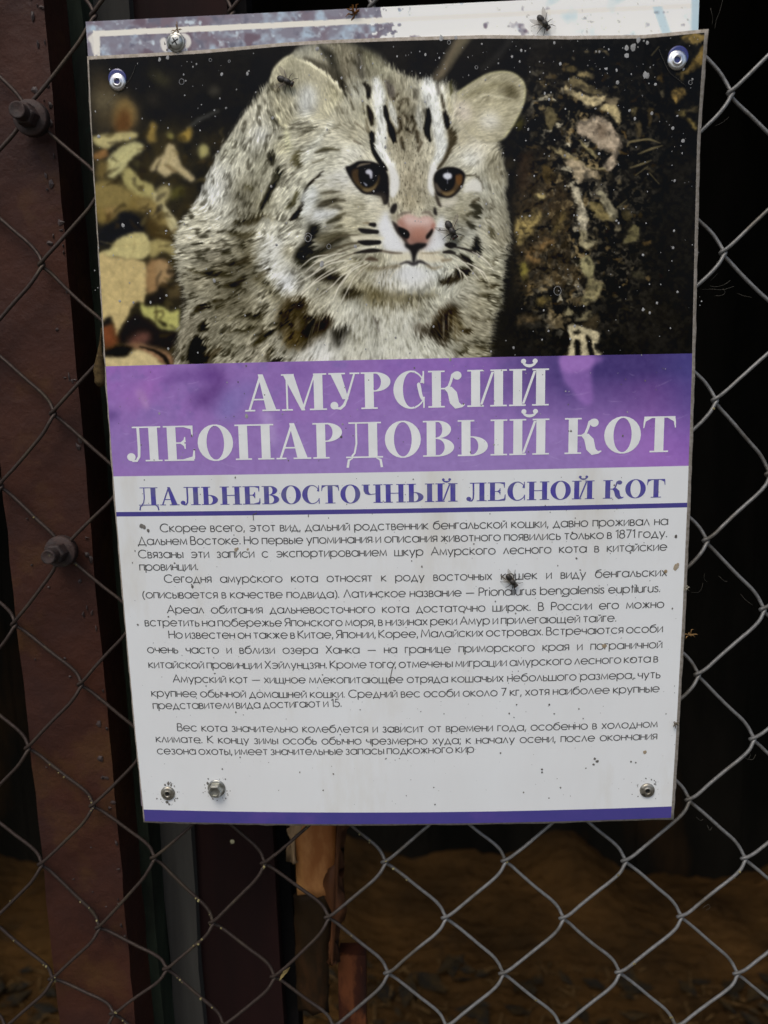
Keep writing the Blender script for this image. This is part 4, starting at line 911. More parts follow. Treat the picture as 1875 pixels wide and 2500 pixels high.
post, PXA, PXB = upright('fence_post', 97, 289, 2050, Y_MESH+.0065, .040, M_maroon, 0, 2.1, 'maroon painted steel post with two bolts, behind the wire left of the sign', 'post', steps=120, jag=.0005)
gs, _, _ = upright('steel_edge', 292, 372, 2150, .050, .03, M_green, 0, 2.1, 'narrow dark green strip with flaking teal paint, right beside the maroon post', 'steel strip', jag=.001)
gp, _, _ = upright('plank', 397, 472, 2150, .070, .02, M_grey, 0, 2.1, 'narrow bare grey weathered plank behind the mesh', 'plank', jag=.0012)
mb, _, _ = upright('plank', 480, 672, 2150, .078, .02, M_maroon2, 0, 2.1, 'wide dark maroon board with a pale paint spot, right of the grey plank', 'plank', jag=.0006)
bb, _, _ = upright('plank', 668, 712, 2150, .090, .02, M_gap_shade, 0, 2.1, 'narrow black strip painting the shade in the gap between the maroon board and the amber panel', 'plank')  # dark gap between the boards, its shade built in as a black strip
# amber varnished panel with a pale edge, light above and shade below painted as two colours
ax0, ax1 = back(712, 2060, .078)[0], back(842, 2060, .078)[0]
zt, zb = back(770, 1960, .078)[2], back(770, 2185, .078)[2]
ap = empty('wooden_panel', ((ax0+ax1)/2, .085, zb)); tag(ap, 'glossy amber varnished wooden panel with a pale left edge under the sign', 'wooden panel')
def taper(b, zlo, zhi, u0, u1, y, n=26, wob=.0003):
    zr0 = back(770, 2420, .078)[2]; vs = []                # the piece narrows and leans left towards its foot
    for k in range(n+1):
        z = zlo+(zhi-zlo)*k/n; f = np.clip((z-zr0)/(zt-zr0), 0, 1); w = (ax1-ax0)*(.70+.30*f); x0 = ax0-.0025*(1-f)
        for i_, u in enumerate(np.linspace(u0, u1, 5)):
            vs.append((x0+w*u+rnd.uniform(-wob, wob)*(i_ in (0, 4)), y+.0012*math.sin(k*.9+i_*1.7)+.0025*math.sin(u*3.1)*(-1), z+.0015*math.sin(i_*2.6)*(k in (0,))))
    b.add(vs, [(5*k+j_, 5*k+j_+1, 5*k+6+j_, 5*k+5+j_) for k in range(n) for j_ in range(4)])
def slab(nm, m, *a, th=.008):
    b = MB(); taper(b, *a); o = b.build(nm, m, ap, True); md = o.modifiers.new('s', 'SOLIDIFY'); md.thickness = th; md.offset = -1; return o
M_panel_shade = mat('shade_painted_wood', (.026,.015,.006), .7, spec=.1, col2=(.013,.008,.004), scale=26, bump=.0006, bscale=80, col3=(.050,.022,.008), scale3=30, lo3=.55, hi3=.66, stretch=(1,1,.25))
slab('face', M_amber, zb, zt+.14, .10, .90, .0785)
slab('lower_face_shade', M_panel_shade, zb-.09, zb-.0006, .02, .90, .0792)  # unlit lower part of the panel, its shade painted in dark brown
slab('edge_strip', M_cream, zb+.026, zt+.14, 0, .095, .0755)
slab('red_edge_strip', mat('red_edge', (.13,.050,.018), .6, spec=.2, col2=(.05,.02,.009), scale=40, stretch=(1,1,.3)), zb-.05, zt+.14, .905, 1.0, .0750)
M_rust = mat('rusty_red', (.045,.014,.007), .8, spec=.12, col2=(.018,.008,.006), scale=30, col3=(.12,.040,.015), scale3=40, lo3=.55, hi3=.62, bump=.001, bscale=90, stretch=(1,1,.3))
o, _, _ = upright('board', 824, 890, 2420, .086, .014, M_rust, 0, back(860, 2335, .086)[2], 'rusty red board end standing low under the sign', 'board', jag=.0015)
o, _, _ = upright('plank', 395, 472, 60, .30, .02, mat('umber_plank', (.10,.045,.014), .6, col2=(.035,.018,.009), scale=20, col3=(.02,.01,.006), scale3=9, stretch=(1,1,.2)), .9, 2.1, 'brown orange plank far behind the top of the old sign', 'plank')
# paint spot and peeled paint on the boards
def blob(b, c, rx, rz, h, n=9, sd=0, ir=.35):
    q = random.Random(sd); vs = [(c[0], c[1]-h, c[2])]
    for j in range(n):
        a = 2*math.pi*j/n; k = 1+q.uniform(-ir, ir); vs.append((c[0]+rx*k*math.cos(a), c[1]-h*.1, c[2]+rz*k*math.sin(a)))
    b.add(vs, [(0, 1+j, 1+(j+1) % n) for j in range(n)])
b = MB(); blob(b, back(567, 2055, .0777), .0016, .0016, .0005, 10, 3, .12); b.build('paint_spot', mat('pale_paint', (.42,.40,.24), .6), mb)
M_chip = mat('paint_chip', (.05,.032,.028), .6, col2=(.02,.012,.010), scale=200)
b = MB(); q = random.Random(5)
for k in range(70):
    zz = q.uniform(.85, 1.55); e = q.random()**2.5*.008
    blob(b, (PXB-e-.001, Y_MESH+.0063, zz), q.uniform(.0004, .0016), q.uniform(.0006, .0024), q.uniform(.0003, .0011), 6, k, .5)
for k in range(22):
    blob(b, (q.uniform(PXA+.002, PXB-.002), Y_MESH+.0063, q.uniform(.85, 1.55)), q.uniform(.0004, .0011), q.uniform(.0004, .0011), q.uniform(.0003, .0010), 6, 500+k, .4)
tag(b.build('paint_flakes', M_chip, post), kind='stuff')
# ---------------------------------------------------------------- chain-link fence: zigzag wires hooked into one another
NODES = {(10,0):(1783,228),(10,2):(1765,617),(10,4):(1745,977),(10,6):(1723,1320),(10,8):(1702,1647),(10,10):(1680,1953),(10,12):(1660,2238),(11,5):(1876,1158),(11,7):(1862,1488),(11,9):(1837,1804),(11,11):(1816,2096),(11,13):(1797,2377),(9,11):(1524,2102),(9,13):(1509,2374),(8,12):(1372,2242),(7,11):(1231,2102),(7,13):(1225,2377),(6,12):(1085,2241),(5,11):(938,2105),(5,13):(944,2376),(4,12):(799,2240),(3,11):(643,2108),(3,13):(667,2385),(2,12):(517,2253),(1,11):(374,2095),(1,13):(404,2366),(0,12):(239,2266),(-1,11):(99,2111),(-1,13):(125,2391),(0,10):(225,1968),(0,14):(274,2475),(0,8):(196,1672),(-1,9):(67,1827),(-1,7):(34,1525),(0,6):(147,1349),(0,4):(129,1010),(-1,5):(0,1187),(0,2):(101,647),(0,0):(63,278),(1,-1):(228,38),(5,-1):(907,18),(3,-1):(565,30)}
_k = np.array(list(NODES), float); _q = np.array([back(*NODES[k], Y_MESH) for k in NODES])[:, [0, 2]]
def _basis(p): p = np.atleast_2d(p); return np.c_[np.ones(len(p)), p, p[:, 0]*p[:, 1], p**2]
_co = np.linalg.lstsq(_basis(_k), _q, rcond=None)[0]; _res = _q-_basis(_k)@_co
def node(p, q):
    base = (_basis([[p, q]])@_co)[0]; d2 = ((_k-[p, q])**2).sum(1); w = 1/(d2+.02)**1.6
    return base+(w[:, None]*_res).sum(0)/(w.sum()+.15)
def wire_mat():
    m = bpy.data.materials.new('galvanised_wire'); m.use_nodes = True; t = m.node_tree; b = t.nodes['Principled BSDF']
    tc = t.nodes.new('ShaderNodeTexCoord'); sx = t.nodes.new('ShaderNodeSeparateXYZ'); t.links.new(tc.outputs['Object'], sx.inputs[0])
    n = t.nodes.new('ShaderNodeTexNoise'); n.inputs['Scale'].default_value = 18; n.inputs['Detail'].default_value = 4; t.links.new(tc.outputs['Object'], n.inputs['Vector'])
    ad = t.nodes.new('ShaderNodeMath'); ad.operation = 'MULTIPLY_ADD'; ad.inputs[1].default_value = .05; t.links.new(n.outputs['Fac'], ad.inputs[0]); t.links.new(sx.outputs['X'], ad.inputs[2])
    mr = t.nodes.new('ShaderNodeMapRange'); mr.inputs[1].default_value = -.035; mr.inputs[2].default_value = .035; t.links.new(ad.outputs[0], mr.inputs[0])
    n2 = t.nodes.new('ShaderNodeTexNoise'); n2.inputs['Scale'].default_value = 420; n2.inputs['Detail'].default_value = 4; t.links.new(tc.outputs['Object'], n2.inputs['Vector'])
    def mix(f, a, c):
        x = t.nodes.new('ShaderNodeMix'); x.data_type = 'RGBA'; t.links.new(f, x.inputs[0])
        for k, q in ((6, a), (7, c)):
            if isinstance(q, tuple): x.inputs[k].default_value = (*q, 1)
            else: t.links.new(q, x.inputs[k])
        return x.outputs[2]
    g = mix(n2.outputs['Fac'], (.12,.12,.115), (.31,.31,.30)); br = mix(n2.outputs['Fac'], (.034,.024,.019), (.075,.055,.045))
    c = mix(mr.outputs[0], br, g)
    n3 = t.nodes.new('ShaderNodeTexNoise'); n3.inputs['Scale'].default_value = 60; n3.inputs['Detail'].default_value = 5; t.links.new(tc.outputs['Object'], n3.inputs['Vector'])
    m3 = t.nodes.new('ShaderNodeMapRange'); m3.inputs[1].default_value = .54; m3.inputs[2].default_value = .68; m3.inputs[4].default_value = .6; t.links.new(n3.outputs['Fac'], m3.inputs[0])
    c = mix(m3.outputs[0], c, (.085,.068,.042))
    t.links.new(c, b.inputs['Base Color']); b.inputs['Roughness'].default_value = .52; b.inputs['Metallic'].default_value = .5; b.inputs['Specular IOR Level'].default_value = .4
    bp = t.nodes.new('ShaderNodeBump'); bp.inputs['Distance'].default_value = .0003; t.links.new(n2.outputs['Fac'], bp.inputs['Height']); t.links.new(bp.outputs[0], b.inputs['Normal'])
    return m
M_wire = wire_mat()
WR = .00100
fence = empty('chain_link_fence', (0, Y_MESH, 0)); tag(fence, 'chain link wire mesh, brown painted at the left and bare grey at the right', 'fence')
g = random.Random(77)
def wire_points(k, q0, q1):
    pts = []; q = q0
    while q <= q1:
        left = (k+q) % 2 == 0
        a = node(k if left else k+1, q); c = node(k+1 if left else k, q+1)
        sg = 1 if left else -1             # left to right runs at the back, right to left in front
        yb = Y_MESH+.0021*sg; e = .0013
        d = c-a; nrm = np.array([-d[1], d[0]])/np.linalg.norm(d); nrm = nrm if nrm[1] > 0 else -nrm
        j = g.uniform(-.0006, .0006)
        tabl = ((0, 0), (.045, .0), (.13, .0004), (.3, .0011+j), (.55, .0022+j), (.76, .0036+j*.5), (.89, .0031), (.965, .0011))
        for u, off in (tabl if left else ((0, 0), (.035, .0010), (.11, .0026), (.24, .0031+j*.5), (.45, .0021+j), (.7, .0010+j), (.87, .0003), (.955, 0))):
            p = a+d*u+nrm*off*(.78 if left else -.78)
            ex = -e*sg*max(0, 1-u/.06)+e*sg*max(0, (u-.94)/.06)
            yy = Y_MESH+(yb-Y_MESH)*min(1, u/.08)*min(1, (1-u)/.08)
            pts.append((p[0]+ex, yy, p[1]))
        q += 1
    return pts
for k in range(-3, 13):
    q0 = -3
    P_ = np.array(wire_points(k, q0, 17)); n = len(P_)
    fine = catmull(P_, False, 3)
    b = MB(); b.tube(fine, WR*(1+.0*k), 8)
    o = b.build('wire', M_wire, fence, True)
# lichen and grime clinging to the wires
M_lich = mat('lichen', (.30,.27,.13), .9, spec=.1, col2=(.16,.13,.06), scale=300)
b = MB(); q = random.Random(9)
for c in range(70):
    k = q.randrange(-2, 12); P_ = wire_points(k, 9 if q.random() < .7 else 1, 15); i = q.randrange(2, len(P_)-3)
    for r in range(q.randrange(1, 4)):
        f = q.random(); a, d = Vector(P_[i]), Vector(P_[i+1]); p = a.lerp(d, f)+Vector((q.uniform(-.0006, .0006), -.0010, q.uniform(-.0006, .0006)))
        s = q.uniform(.0003, .0009); M = Matrix.Translation(p)@Matrix.Rotation(q.uniform(0, 6), 4, 'X')
        b.lathe([(0, -s), (s*.8, -s*.5), (s, 0), (s*.7, s*.6), (0, s)], M, 6)
tag(b.build('lichen_crust', M_lich, fence, True), kind='stuff')
# ---- the two bolts that clamp the mesh to the post
M_bolt = mat('painted_bolt', (.042,.022,.017), .7, metal=.1, col2=(.028,.020,.018), scale=160, bump=.0006, bscale=300, col3=(.10,.085,.05), scale3=120, lo3=.60, hi3=.66)
def bolt(px, py, R, r, l, lab, tilt):
    c = back(px, py, Y_MESH-.003); T = Matrix.Translation(c)@Matrix.Rotation(math.radians(90), 4, 'X')@Matrix.Rotation(tilt, 4, 'X')
    e = empty('bolt'); e.parent = post; e['label'] = lab
    def mk(b, nm): 
        o = b.build(nm, M_bolt, None, True); o.parent = e; return bevel(o, .0004, 1)
    b = MB(); b.lathe([(0, -.004), (R, -.004), (R, 0), (R*.97, .0012), (R*.45, .0018), (0, .0018)], T, 28); mk(b, 'washer_or_sky_glint')
    b = MB(); b.lathe([(R*.66, .0015), (R*.66, .0075), (R*.58, .009), (0, .009)], T, 6); o = mk(b, 'nut'); o.data.polygons.foreach_set('use_smooth', [False]*len(o.data.polygons))
    b = MB(); pr = [(r, .006)]
    for k in range(int(l/.0016)): pr += [(r*.93, .006+k*.0016+.0008), (r, .006+k*.0016+.0016)]
    b.lathe(pr+[(r*.93, .007+l), (r*.72, .0066+l), (0, .0064+l)], T, 22); mk(b, 'threaded_end')
bolt(74, 287, .0088, .0042, .008, 'upper bolt with a wide open end', .03)
bolt(147, 1347, .0088, .0040, .009, 'lower bolt with grey dusty end', -.03)
# ---------------------------------------------------------------- the information sign
PIC, BAND = paint_print()
K_EXP = 0.60                               # what a white of 1.0 on the sign would show as, so photo values become print colours
GAIN = 1.0/K_EXP/1.10
M_print = print_mat('photo_print', GAIN, .28, .13)
M_board = mat('white_board', (.82,.855,.855), .38, spec=.3, col2=(.775,.795,.785), scale=14, lo=.35, hi=.75, col3=(.66,.64,.56), scale3=26, lo3=.56, hi3=.84, stretch=(1,1,.30), bump=.0016, bscale=7)
M_core = mat('cut_edge', (.42,.38,.33), .9, spec=.1, col2=(.26,.23,.18), scale=500, lo=.35, hi=.65)
sign = empty('information_sign', (0, -.001, ZTOP-SH)); tag(sign, 'printed sign about a wild cat, with cat photograph, purple title and lines of text', 'sign')
def at_px(x, y, h): s, t = unpix(x, y); return surf(s, t, h)
# body of the board: a bowed sheet with real thickness; the cut edge shows around the print
ns, ntt = 60, 80
S, T = np.meshgrid(np.linspace(0, 1, ns), np.linspace(0, 1, ntt))
jag = np.random.default_rng(8)
F = surf(S, T, 0.0)
F[:, 0, 0] += jag.normal(0, .00012, ntt); F[:, -1, 0] += jag.normal(0, .00012, ntt); F[-1, :, 2] += jag.normal(0, .00012, ns)
board = grid_mesh('board', F, None, M_core, sign)
md = board.modifiers.new('s', 'SOLIDIFY'); md.thickness = .0028; md.offset = -1
TB0 = lambda s: .3975+0*s
def t_at(pts):                             # a horizontal line across the sheet through measured pixels, as t(s)
    sv, tv = unpix([p[0] for p in pts], [p[1] for p in pts]); return lambda s: np.interp(s, sv, tv) if len(sv) > 2 else tv[0]+(tv[1]-tv[0])*(s-sv[0])/(sv[1]-sv[0])
LN = {'band_top': t_at([(256,894.4),(1700,862.8)]), 'band_bot': t_at([(273.4,1163),(1687.5,1137)]), 'rule_top': t_at([(281,1250),(1683,1227)]), 'rule_bot': t_at([(283,1261),(1682,1238.5)]),
      'stripe': t_at([(348.5,1976),(1645,1968.3)])}
def face(name, t0, t1, n_s, n_t, m, h, image=None, s0=.0022, s1=.9945):
    s = np.linspace(s0, s1, n_s); u = np.linspace(0, 1, n_t)[:, None]
    tt = t0(s)[None]*(1-u)+t1(s)[None]*u; ss = np.broadcast_to(s[None], tt.shape)
    pts = surf(ss, tt, h); colr = None
    if image is not None:
        x, y = pix(ss, tt); colr = lin(sample_lin(image, (x-PX0)*PS-.5, (y-PY0)*PS-.5))
        colr = np.clip(colr-.0080, .0004, None)
    return grid_mesh(name, pts, colr, m, sign)
top_m = lambda s: .0038+0*s
face('cat_photograph', top_m, LN['band_top'], 1060, 620, M_print, .00010, PIC)
face('title_band', LN['band_top'], LN['band_bot'], 700, 140, M_print, .00011, BAND)
face('white_field', LN['band_bot'], LN['rule_top'], 40, 6, M_board, .00010)
face('text_field', LN['rule_bot'], LN['stripe'], 40, 60, M_board, .00010)
M_viol = mat('violet_ink', (.080,.062,.29), .45, spec=.35, col2=(.060,.056,.26), scale=60, lo=.3, hi=.7, col3=(.11,.07,.31), scale3=12)
face('violet_rule', LN['rule_top'], LN['rule_bot'], 40, 3, M_viol, .00010)
face('violet_stripe', LN['stripe'], lambda s: .9975+0*s, 60, 4, M_viol, .00010)
# ---- lettering: every glyph is a set of small strips laid on the sheet
def arc(cx, cy, rx, ry, a0, a1, n=18):
    return [(cx+rx*math.cos(math.radians(a0+(a1-a0)*i/n)), cy+ry*math.sin(math.radians(a0+(a1-a0)*i/n))) for i in range(n+1)]
def strip(A, B): return ('s', A, B)
def rect(x0, y0, x1, y1): return ('s', [(x0, y0), (x1, y0)], [(x0, y1), (x1, y1)])
def diag(xb0, xb1, yb, xt0, xt1, yt): return ('s', [(xb0, yb), (xb1, yb)], [(xt0, yt), (xt1, yt)])
def disc(cx, cy, r): c = arc(cx, cy, r, r, 0, 180, 10); d = arc(cx, cy, r, r, 0, -180, 10); return ('s', c, d)
def ribbon(pts, w):
    pts = [np.array(p, float) for p in pts]; n = len(pts); A = []; B = []
    ws = [w]*n if np.isscalar(w) else np.interp(np.linspace(0, 1, n), np.linspace(0, 1, len(w)), w)
    for i in range(n):
        d1 = pts[i]-pts[i-1] if i else pts[1]-pts[0]; d2 = pts[i+1]-pts[i] if i < n-1 else d1
        d1 = d1/(np.linalg.norm(d1)+1e-9); d2 = d2/(np.linalg.norm(d2)+1e-9); d = d1+d2
        if np.linalg.norm(d) < .35: d = d2
        d = d/np.linalg.norm(d); nn = np.array([-d[1], d[0]]); k = min(1.9, 1/max(.4, abs(nn@np.array([-d1[1], d1[0]]))))
        A.append(tuple(pts[i]+nn*ws[i]/2*k)); B.append(tuple(pts[i]-nn*ws[i]/2*k))
    return ('s', A, B)
HL, ST = .042, .235
def stem(x): return [rect(x, 0, x+ST, 1)]
def ser(x, y, l=.10, w=ST): return [rect(x-l, y, x+w+l, y+HL)]
def stemS(x): return [rect(x, HL, x+ST, 1-HL)]+ser(x, 0)+ser(x, 1-HL)
def cres(cx, cy, R, ry, r, a0, a1, ry2=None): return strip(arc(cx, cy, R, ry, a0, a1, 26), arc(cx, cy, r, ry2 or ry-.035, a0, a1, 26))
BREVE = lambda cx: [ribbon(arc(cx, 1.205, .165, .125, 180, 360, 14), [.045, .085, .045]), disc(cx-.15, 1.205, .066), disc(cx+.15, 1.205, .066)]
def g_i(breve):
    g = stemS(.1)+stemS(.74-.04)+[diag(.335, .40, .06, .63, .70, .94)]
    return g+(BREVE(.52) if breve else []), 1.04
SERIF = {
 'А': ([diag(.09, .15, HL, .40, .47, .97), diag(.56, .83, HL, .37, .50, 1.01), rect(.20, .30, .66, .30+HL), rect(0, 0, .27, HL), rect(.46, 0, .93, HL)], .93),
 'М': ([rect(.12, HL, .17, 1-HL), diag(.52, .62, 0, .06, .34, 1-HL), diag(.52, .585, .01, .86, .90, 1-HL), rect(.86, HL, .86+ST, 1-HL), rect(0, 1-HL, .34, 1), rect(0, 0, .29, HL), rect(.74, 0, 1.2, HL), rect(.85, 1-HL, 1.2, 1)], 1.2),
 'У': ([diag(.36, .52, .28, .06, .34, 1-HL), ribbon([(.68, 1-HL), (.48, .30), (.40, .12), (.30, .03), (.18, .04)], [.05, .06, .075, .07, .05]), disc(.14, .11, .105), rect(0, 1-HL, .44, 1), rect(.56, 1-HL, .82, 1)], .80),
 'Р': (stemS(.1)+[cres(.36, .735, .42, .265, .17, -90, 90), rect(.30, 1-HL, .37, 1), rect(.30, .47, .37, .505)], .80),
 'С': ([cres(.47, .5, .47, .52, .22, 75, 285, .475), ribbon(arc(.47, .5, .36, .495, 75, 30, 8), [.05, .04, .03]), ribbon(arc(.47, .5, .38, .495, 285, 335, 8), [.05, .04, .03]), diag(.77, .81, .66, .77, .81, 1.0), diag(.70, .81, .68, .80, .81, .99), diag(.78, .82, 0, .78, .82, .30)], .86),
 'К': (stemS(.1)+[rect(.33, .49, .46, .53), ribbon([(.44, .51), (.54, .56), (.60, .72), (.64, .88), (.72, .95)], [.04, .07, .07, .07, .05]), disc(.76, .86, .115), ribbon([(.44, .51), (.56, .48), (.64, .36), (.68, .16), (.76, .045), (.88, .03), (.96, .07)], [.04, .18, .24, .24, .18, .07, .03])], .97),
 'И': g_i(0), 'Й': g_i(1),
 'Л': ([rect(.18, 1-HL, .95, 1), rect(.62, HL, .62+ST, 1-HL), rect(.50, 0, .96, HL), ribbon([(.34, 1-HL), (.345, .4), (.33, .14), (.26, .02), (.16, .015), (.11, .06)], [.075, .075, .07, .065, .05, .04]), disc(.12, .13, .115)], .96),
 'Е': (stemS(.1)+[rect(.33, 1-HL, .80, 1), rect(.33, 0, .80, HL), diag(.60, .80, 1-HL, .76, .81, 1-HL-.001), strip([(.55, 1-HL), (.74, .9), (.76, .70)], [(.80, 1-HL), (.80, .9), (.79, .70)]), strip([(.50, HL), (.76, .12), (.80, .34)], [(.82, HL), (.83, .12), (.83, .34)]), rect(.33, .49, .56, .53), strip([(.46, .53), (.54, .60), (.56, .68)], [(.60, .53), (.59, .60), (.59, .68)]), strip([(.46, .49), (.54, .42), (.56, .34)], [(.60, .49), (.59, .42), (.59, .34)])], .86),
 'О': ([cres(.475, .5, .475, .52, .235, 0, 360, .48)], .95),
 'П': (stemS(.1)+stemS(.70)+[rect(.43, 1-HL, .61, 1)], 1.035),
 'Д': ([rect(.10, 1-HL, .96, 1), rect(.62, HL, .62+ST, 1-HL), ribbon([(.30, 1-HL), (.30, .4), (.25, .14), (.17, HL)], [.05, .05, .05, .05]), rect(.02, 0, 1.0, HL), ribbon([(.20, -.005), (.09, -.06), (.055, -.27)], [.02, .06, .065]), ribbon([(.82, -.005), (.935, -.06), (.965, -.27)], [.02, .06, .065])], 1.0),
 'В': (stemS(.1)+[cres(.38, .755, .36, .245, .13, -90, 90), cres(.38, .26, .44, .26, .19, -90, 90), rect(.30, 1-HL, .385, 1), rect(.30, .495, .385, .53), rect(.30, 0, .385, HL)], .86),
 'Ы': (stemS(.1)+[cres(.36, .275, .43, .275, .18, -90, 90), rect(.30, .515, .365, .55), rect(.30, 0, .365, HL)]+stemS(.96), 1.30),
 'Ь': (stemS(.1)+[cres(.36, .275, .43, .275, .18, -90, 90), rect(.30, .515, .365, .55), rect(.30, 0, .365, HL)], .84),
 'Т': ([rect(.30, HL, .30+ST, 1-HL), rect(.18, 0, .66, HL), rect(.02, 1-HL, .82, 1), strip([(.02, 1-HL), (.005, .85), (0, .68)], [(.22, 1-HL), (.06, .86), (.025, .68)]), strip([(.62, 1-HL), (.78, .86), (.815, .68)], [(.82, 1-HL), (.835, .85), (.84, .68)])], .84),
 'Н': (stemS(.1)+stemS(.70)+[rect(.33, .49, .71, .53)], 1.035),
 'Ч': (stemS(.66)+[rect(.02, 1-HL, .40, 1), strip([(.10, 1-HL), (.10, .66), (.17, .50), (.34, .43), (.66, .47)], [(.335, 1-HL), (.335, .66), (.37, .54), (.44, .48), (.66, .505)])], .99),
 ' ': ([], .42)}
SERIF['Д'] = (SERIF['Д'][0], 1.0)
LW = 11.2
def pl(*pts): return list(pts)
def circ(cx, cy, r, a0=0, a1=360, n=22): return arc(cx, cy, r, r, a0, a1, n)
def bowl(x, y0, y1, w, n=9):               # stem side x, right-hand bowl between y0 and y1
    r = (y1-y0)/2; return [(x, y1), (x+w-r, y1)]+arc(x+w-r, (y0+y1)/2, r, r, 90, -90, n)[1:-1]+[(x+w-r, y0), (x, y0)]
O = circ(36, 36, 36)
BRV = lambda cx: [arc(cx, 96, 13, 12, 200, 340, 8)]
SANS = {
 'а': ([O, pl((72,72),(72,0))], 72), 'б': ([O, [(2,40),(4,62),(16,84),(38,94),(64,100)]], 72), 'в': ([pl((0,0),(0,72)), bowl(0,39,72,38), bowl(0,0,39,44)], 44),
 'г': ([pl((0,0),(0,72),(36,72))], 34), 'д': ([pl((8,0),(34,72),(60,0)), pl((0,-18),(0,0),(68,0),(68,-18))], 68),
 'е': ([pl((2,36),(72,36))+circ(36,36,36,8,322)], 72), 'ж': ([pl((38,0),(38,72)), pl((2,72),(36,38),(0,0)), pl((74,72),(40,38),(76,0))], 76),
 'з': ([arc(20,54,17,18,160,-90,12), arc(20,18,20,18,90,-160,12)], 42), 'и': ([pl((0,72),(0,0),(52,72),(52,0))], 52), 'й': ([pl((0,72),(0,0),(52,72),(52,0))]+BRV(26), 52),
 'к': ([pl((0,0),(0,72)), pl((48,72),(4,37),(52,0))], 50), 'л': ([pl((0,0),(28,72),(56,0))], 56), 'м': ([pl((0,0),(7,72),(36,10),(65,72),(72,0))], 72),
 'н': ([pl((0,0),(0,72)), pl((52,0),(52,72)), pl((0,38),(52,38))], 52), 'о': ([O], 72), 'п': ([pl((0,0),(0,72),(52,72),(52,0))], 52), 'р': ([pl((0,-28),(0,72)), O], 72),
 'с': ([circ(36,36,36,42,318)], 66), 'т': ([pl((0,72),(50,72)), pl((25,72),(25,0))], 50), 'у': ([pl((0,72),(29,2)), pl((58,72),(17,-28))], 58),
 'х': ([pl((0,0),(50,72)), pl((0,72),(50,0))], 50), 'ц': ([pl((0,72),(0,0),(62,0),(62,-18)), pl((52,0),(52,72))], 60), 'ч': ([[(0,72),(0,50)]+arc(18,50,18,18,180,270,8)+[(48,32)], pl((48,72),(48,0))], 48),
 'ш': ([pl((0,72),(0,0),(84,0),(84,72)), pl((42,72),(42,0))], 84), 'щ': ([pl((0,72),(0,0),(94,0),(94,-18)), pl((42,72),(42,0)), pl((84,72),(84,0))], 94),
 'ы': ([pl((0,72),(0,0)), bowl(0,0,42,40), pl((60,0),(60,72))], 60), 'ь': ([pl((0,72),(0,0)), bowl(0,0,42,42)], 42), 'э': ([circ(30,36,36,138,-138), pl((14,36),(66,36))], 66),
 'ю': ([pl((0,0),(0,72)), pl((0,36),(20,36)), circ(56,36,36)], 92), 'я': ([pl((46,0),(46,72)), [(46,72),(20,72)]+arc(20,52,20,20,90,270,9)[1:-1]+[(20,32),(46,32)], pl((22,32),(0,0))], 46),
 'А': ([pl((0,0),(40,100),(80,0)), pl((14,34),(66,34))], 80), 'В': ([pl((0,0),(0,100)), bowl(0,54,100,48), bowl(0,0,54,56)], 56), 'Д': ([pl((8,0),(44,100),(78,0)), pl((0,-20),(0,0),(86,0),(86,-20))], 86),
 'К': ([pl((0,0),(0,100)), pl((60,100),(4,52),(64,0))], 62), 'Л': ([pl((0,0),(38,100),(76,0))], 76), 'М': ([pl((0,0),(10,100),(48,16),(86,100),(96,0))], 96), 'Н': ([pl((0,0),(0,100)), pl((66,0),(66,100)), pl((0,52),(66,52))], 66),
 'Р': ([pl((0,0),(0,100)), bowl(0,46,100,54)], 54), 'С': ([circ(50,50,50,42,318)], 90), 'Х': ([pl((0,0),(66,100)), pl((2,100),(68,0))], 68),
 'Я': ([pl((58,0),(58,100)), [(58,100),(27,100)]+arc(27,73,27,27,90,270,9)[1:-1]+[(27,46),(58,46)], pl((28,46),(0,0))], 58),
 'r': ([pl((0,0),(0,72)), arc(22,50,22,22,180,75,7)], 30), 'i': ([pl((0,0),(0,72)), pl((0,92),(0,103))], 0), 'n': ([pl((0,0),(0,72)), [(0,46)]+arc(26,46,26,26,180,0,10)+[(52,0)]], 52),
 'l': ([pl((0,0),(0,100))], 0), 'u': ([[(0,72),(0,26)]+arc(26,26,26,26,180,360,10)+[(52,72)], pl((52,72),(52,0))], 52),
 's': ([[(38,60),(30,70),(18,72),(6,66),(4,54),(12,44),(28,36),(38,26),(36,10),(24,1),(10,2),(0,14)]], 38), 'e': ([pl((2,36),(72,36))+circ(36,36,36,8,322)], 72), 'b': ([pl((0,0),(0,100)), O], 72),
 'g': ([O, [(72,72),(72,4)]+arc(36,4,36,32,0,-150,10)], 72), 't': ([pl((14,98),(14,0)), pl((0,72),(30,72))], 28),
 '1': ([pl((0,84),(22,100),(22,0))], 24), '8': ([circ(29,76,23), circ(29,27,28)], 58), '7': ([pl((0,100),(52,100),(16,0))], 52), '5': ([[(48,100),(16,100),(8,56)]+arc(24,32,32,33,120,-150,14)], 56),
 '.': ([pl((3,-1),(3,13))], 8), ',': ([pl((8,13),(1,-17))], 9), ';': ([pl((8,13),(1,-17)), pl((6,56),(6,70))], 10), '(': ([arc(46,36,44,66,122,238,10)], 24), ')': ([arc(-20,36,44,66,58,-58,10)], 24), '—': ([pl((0,36),(92,36))], 92)}
for a, c in (('o','о'),('a','а'),('p','р'),('P','Р')): SANS[a] = SANS[c]
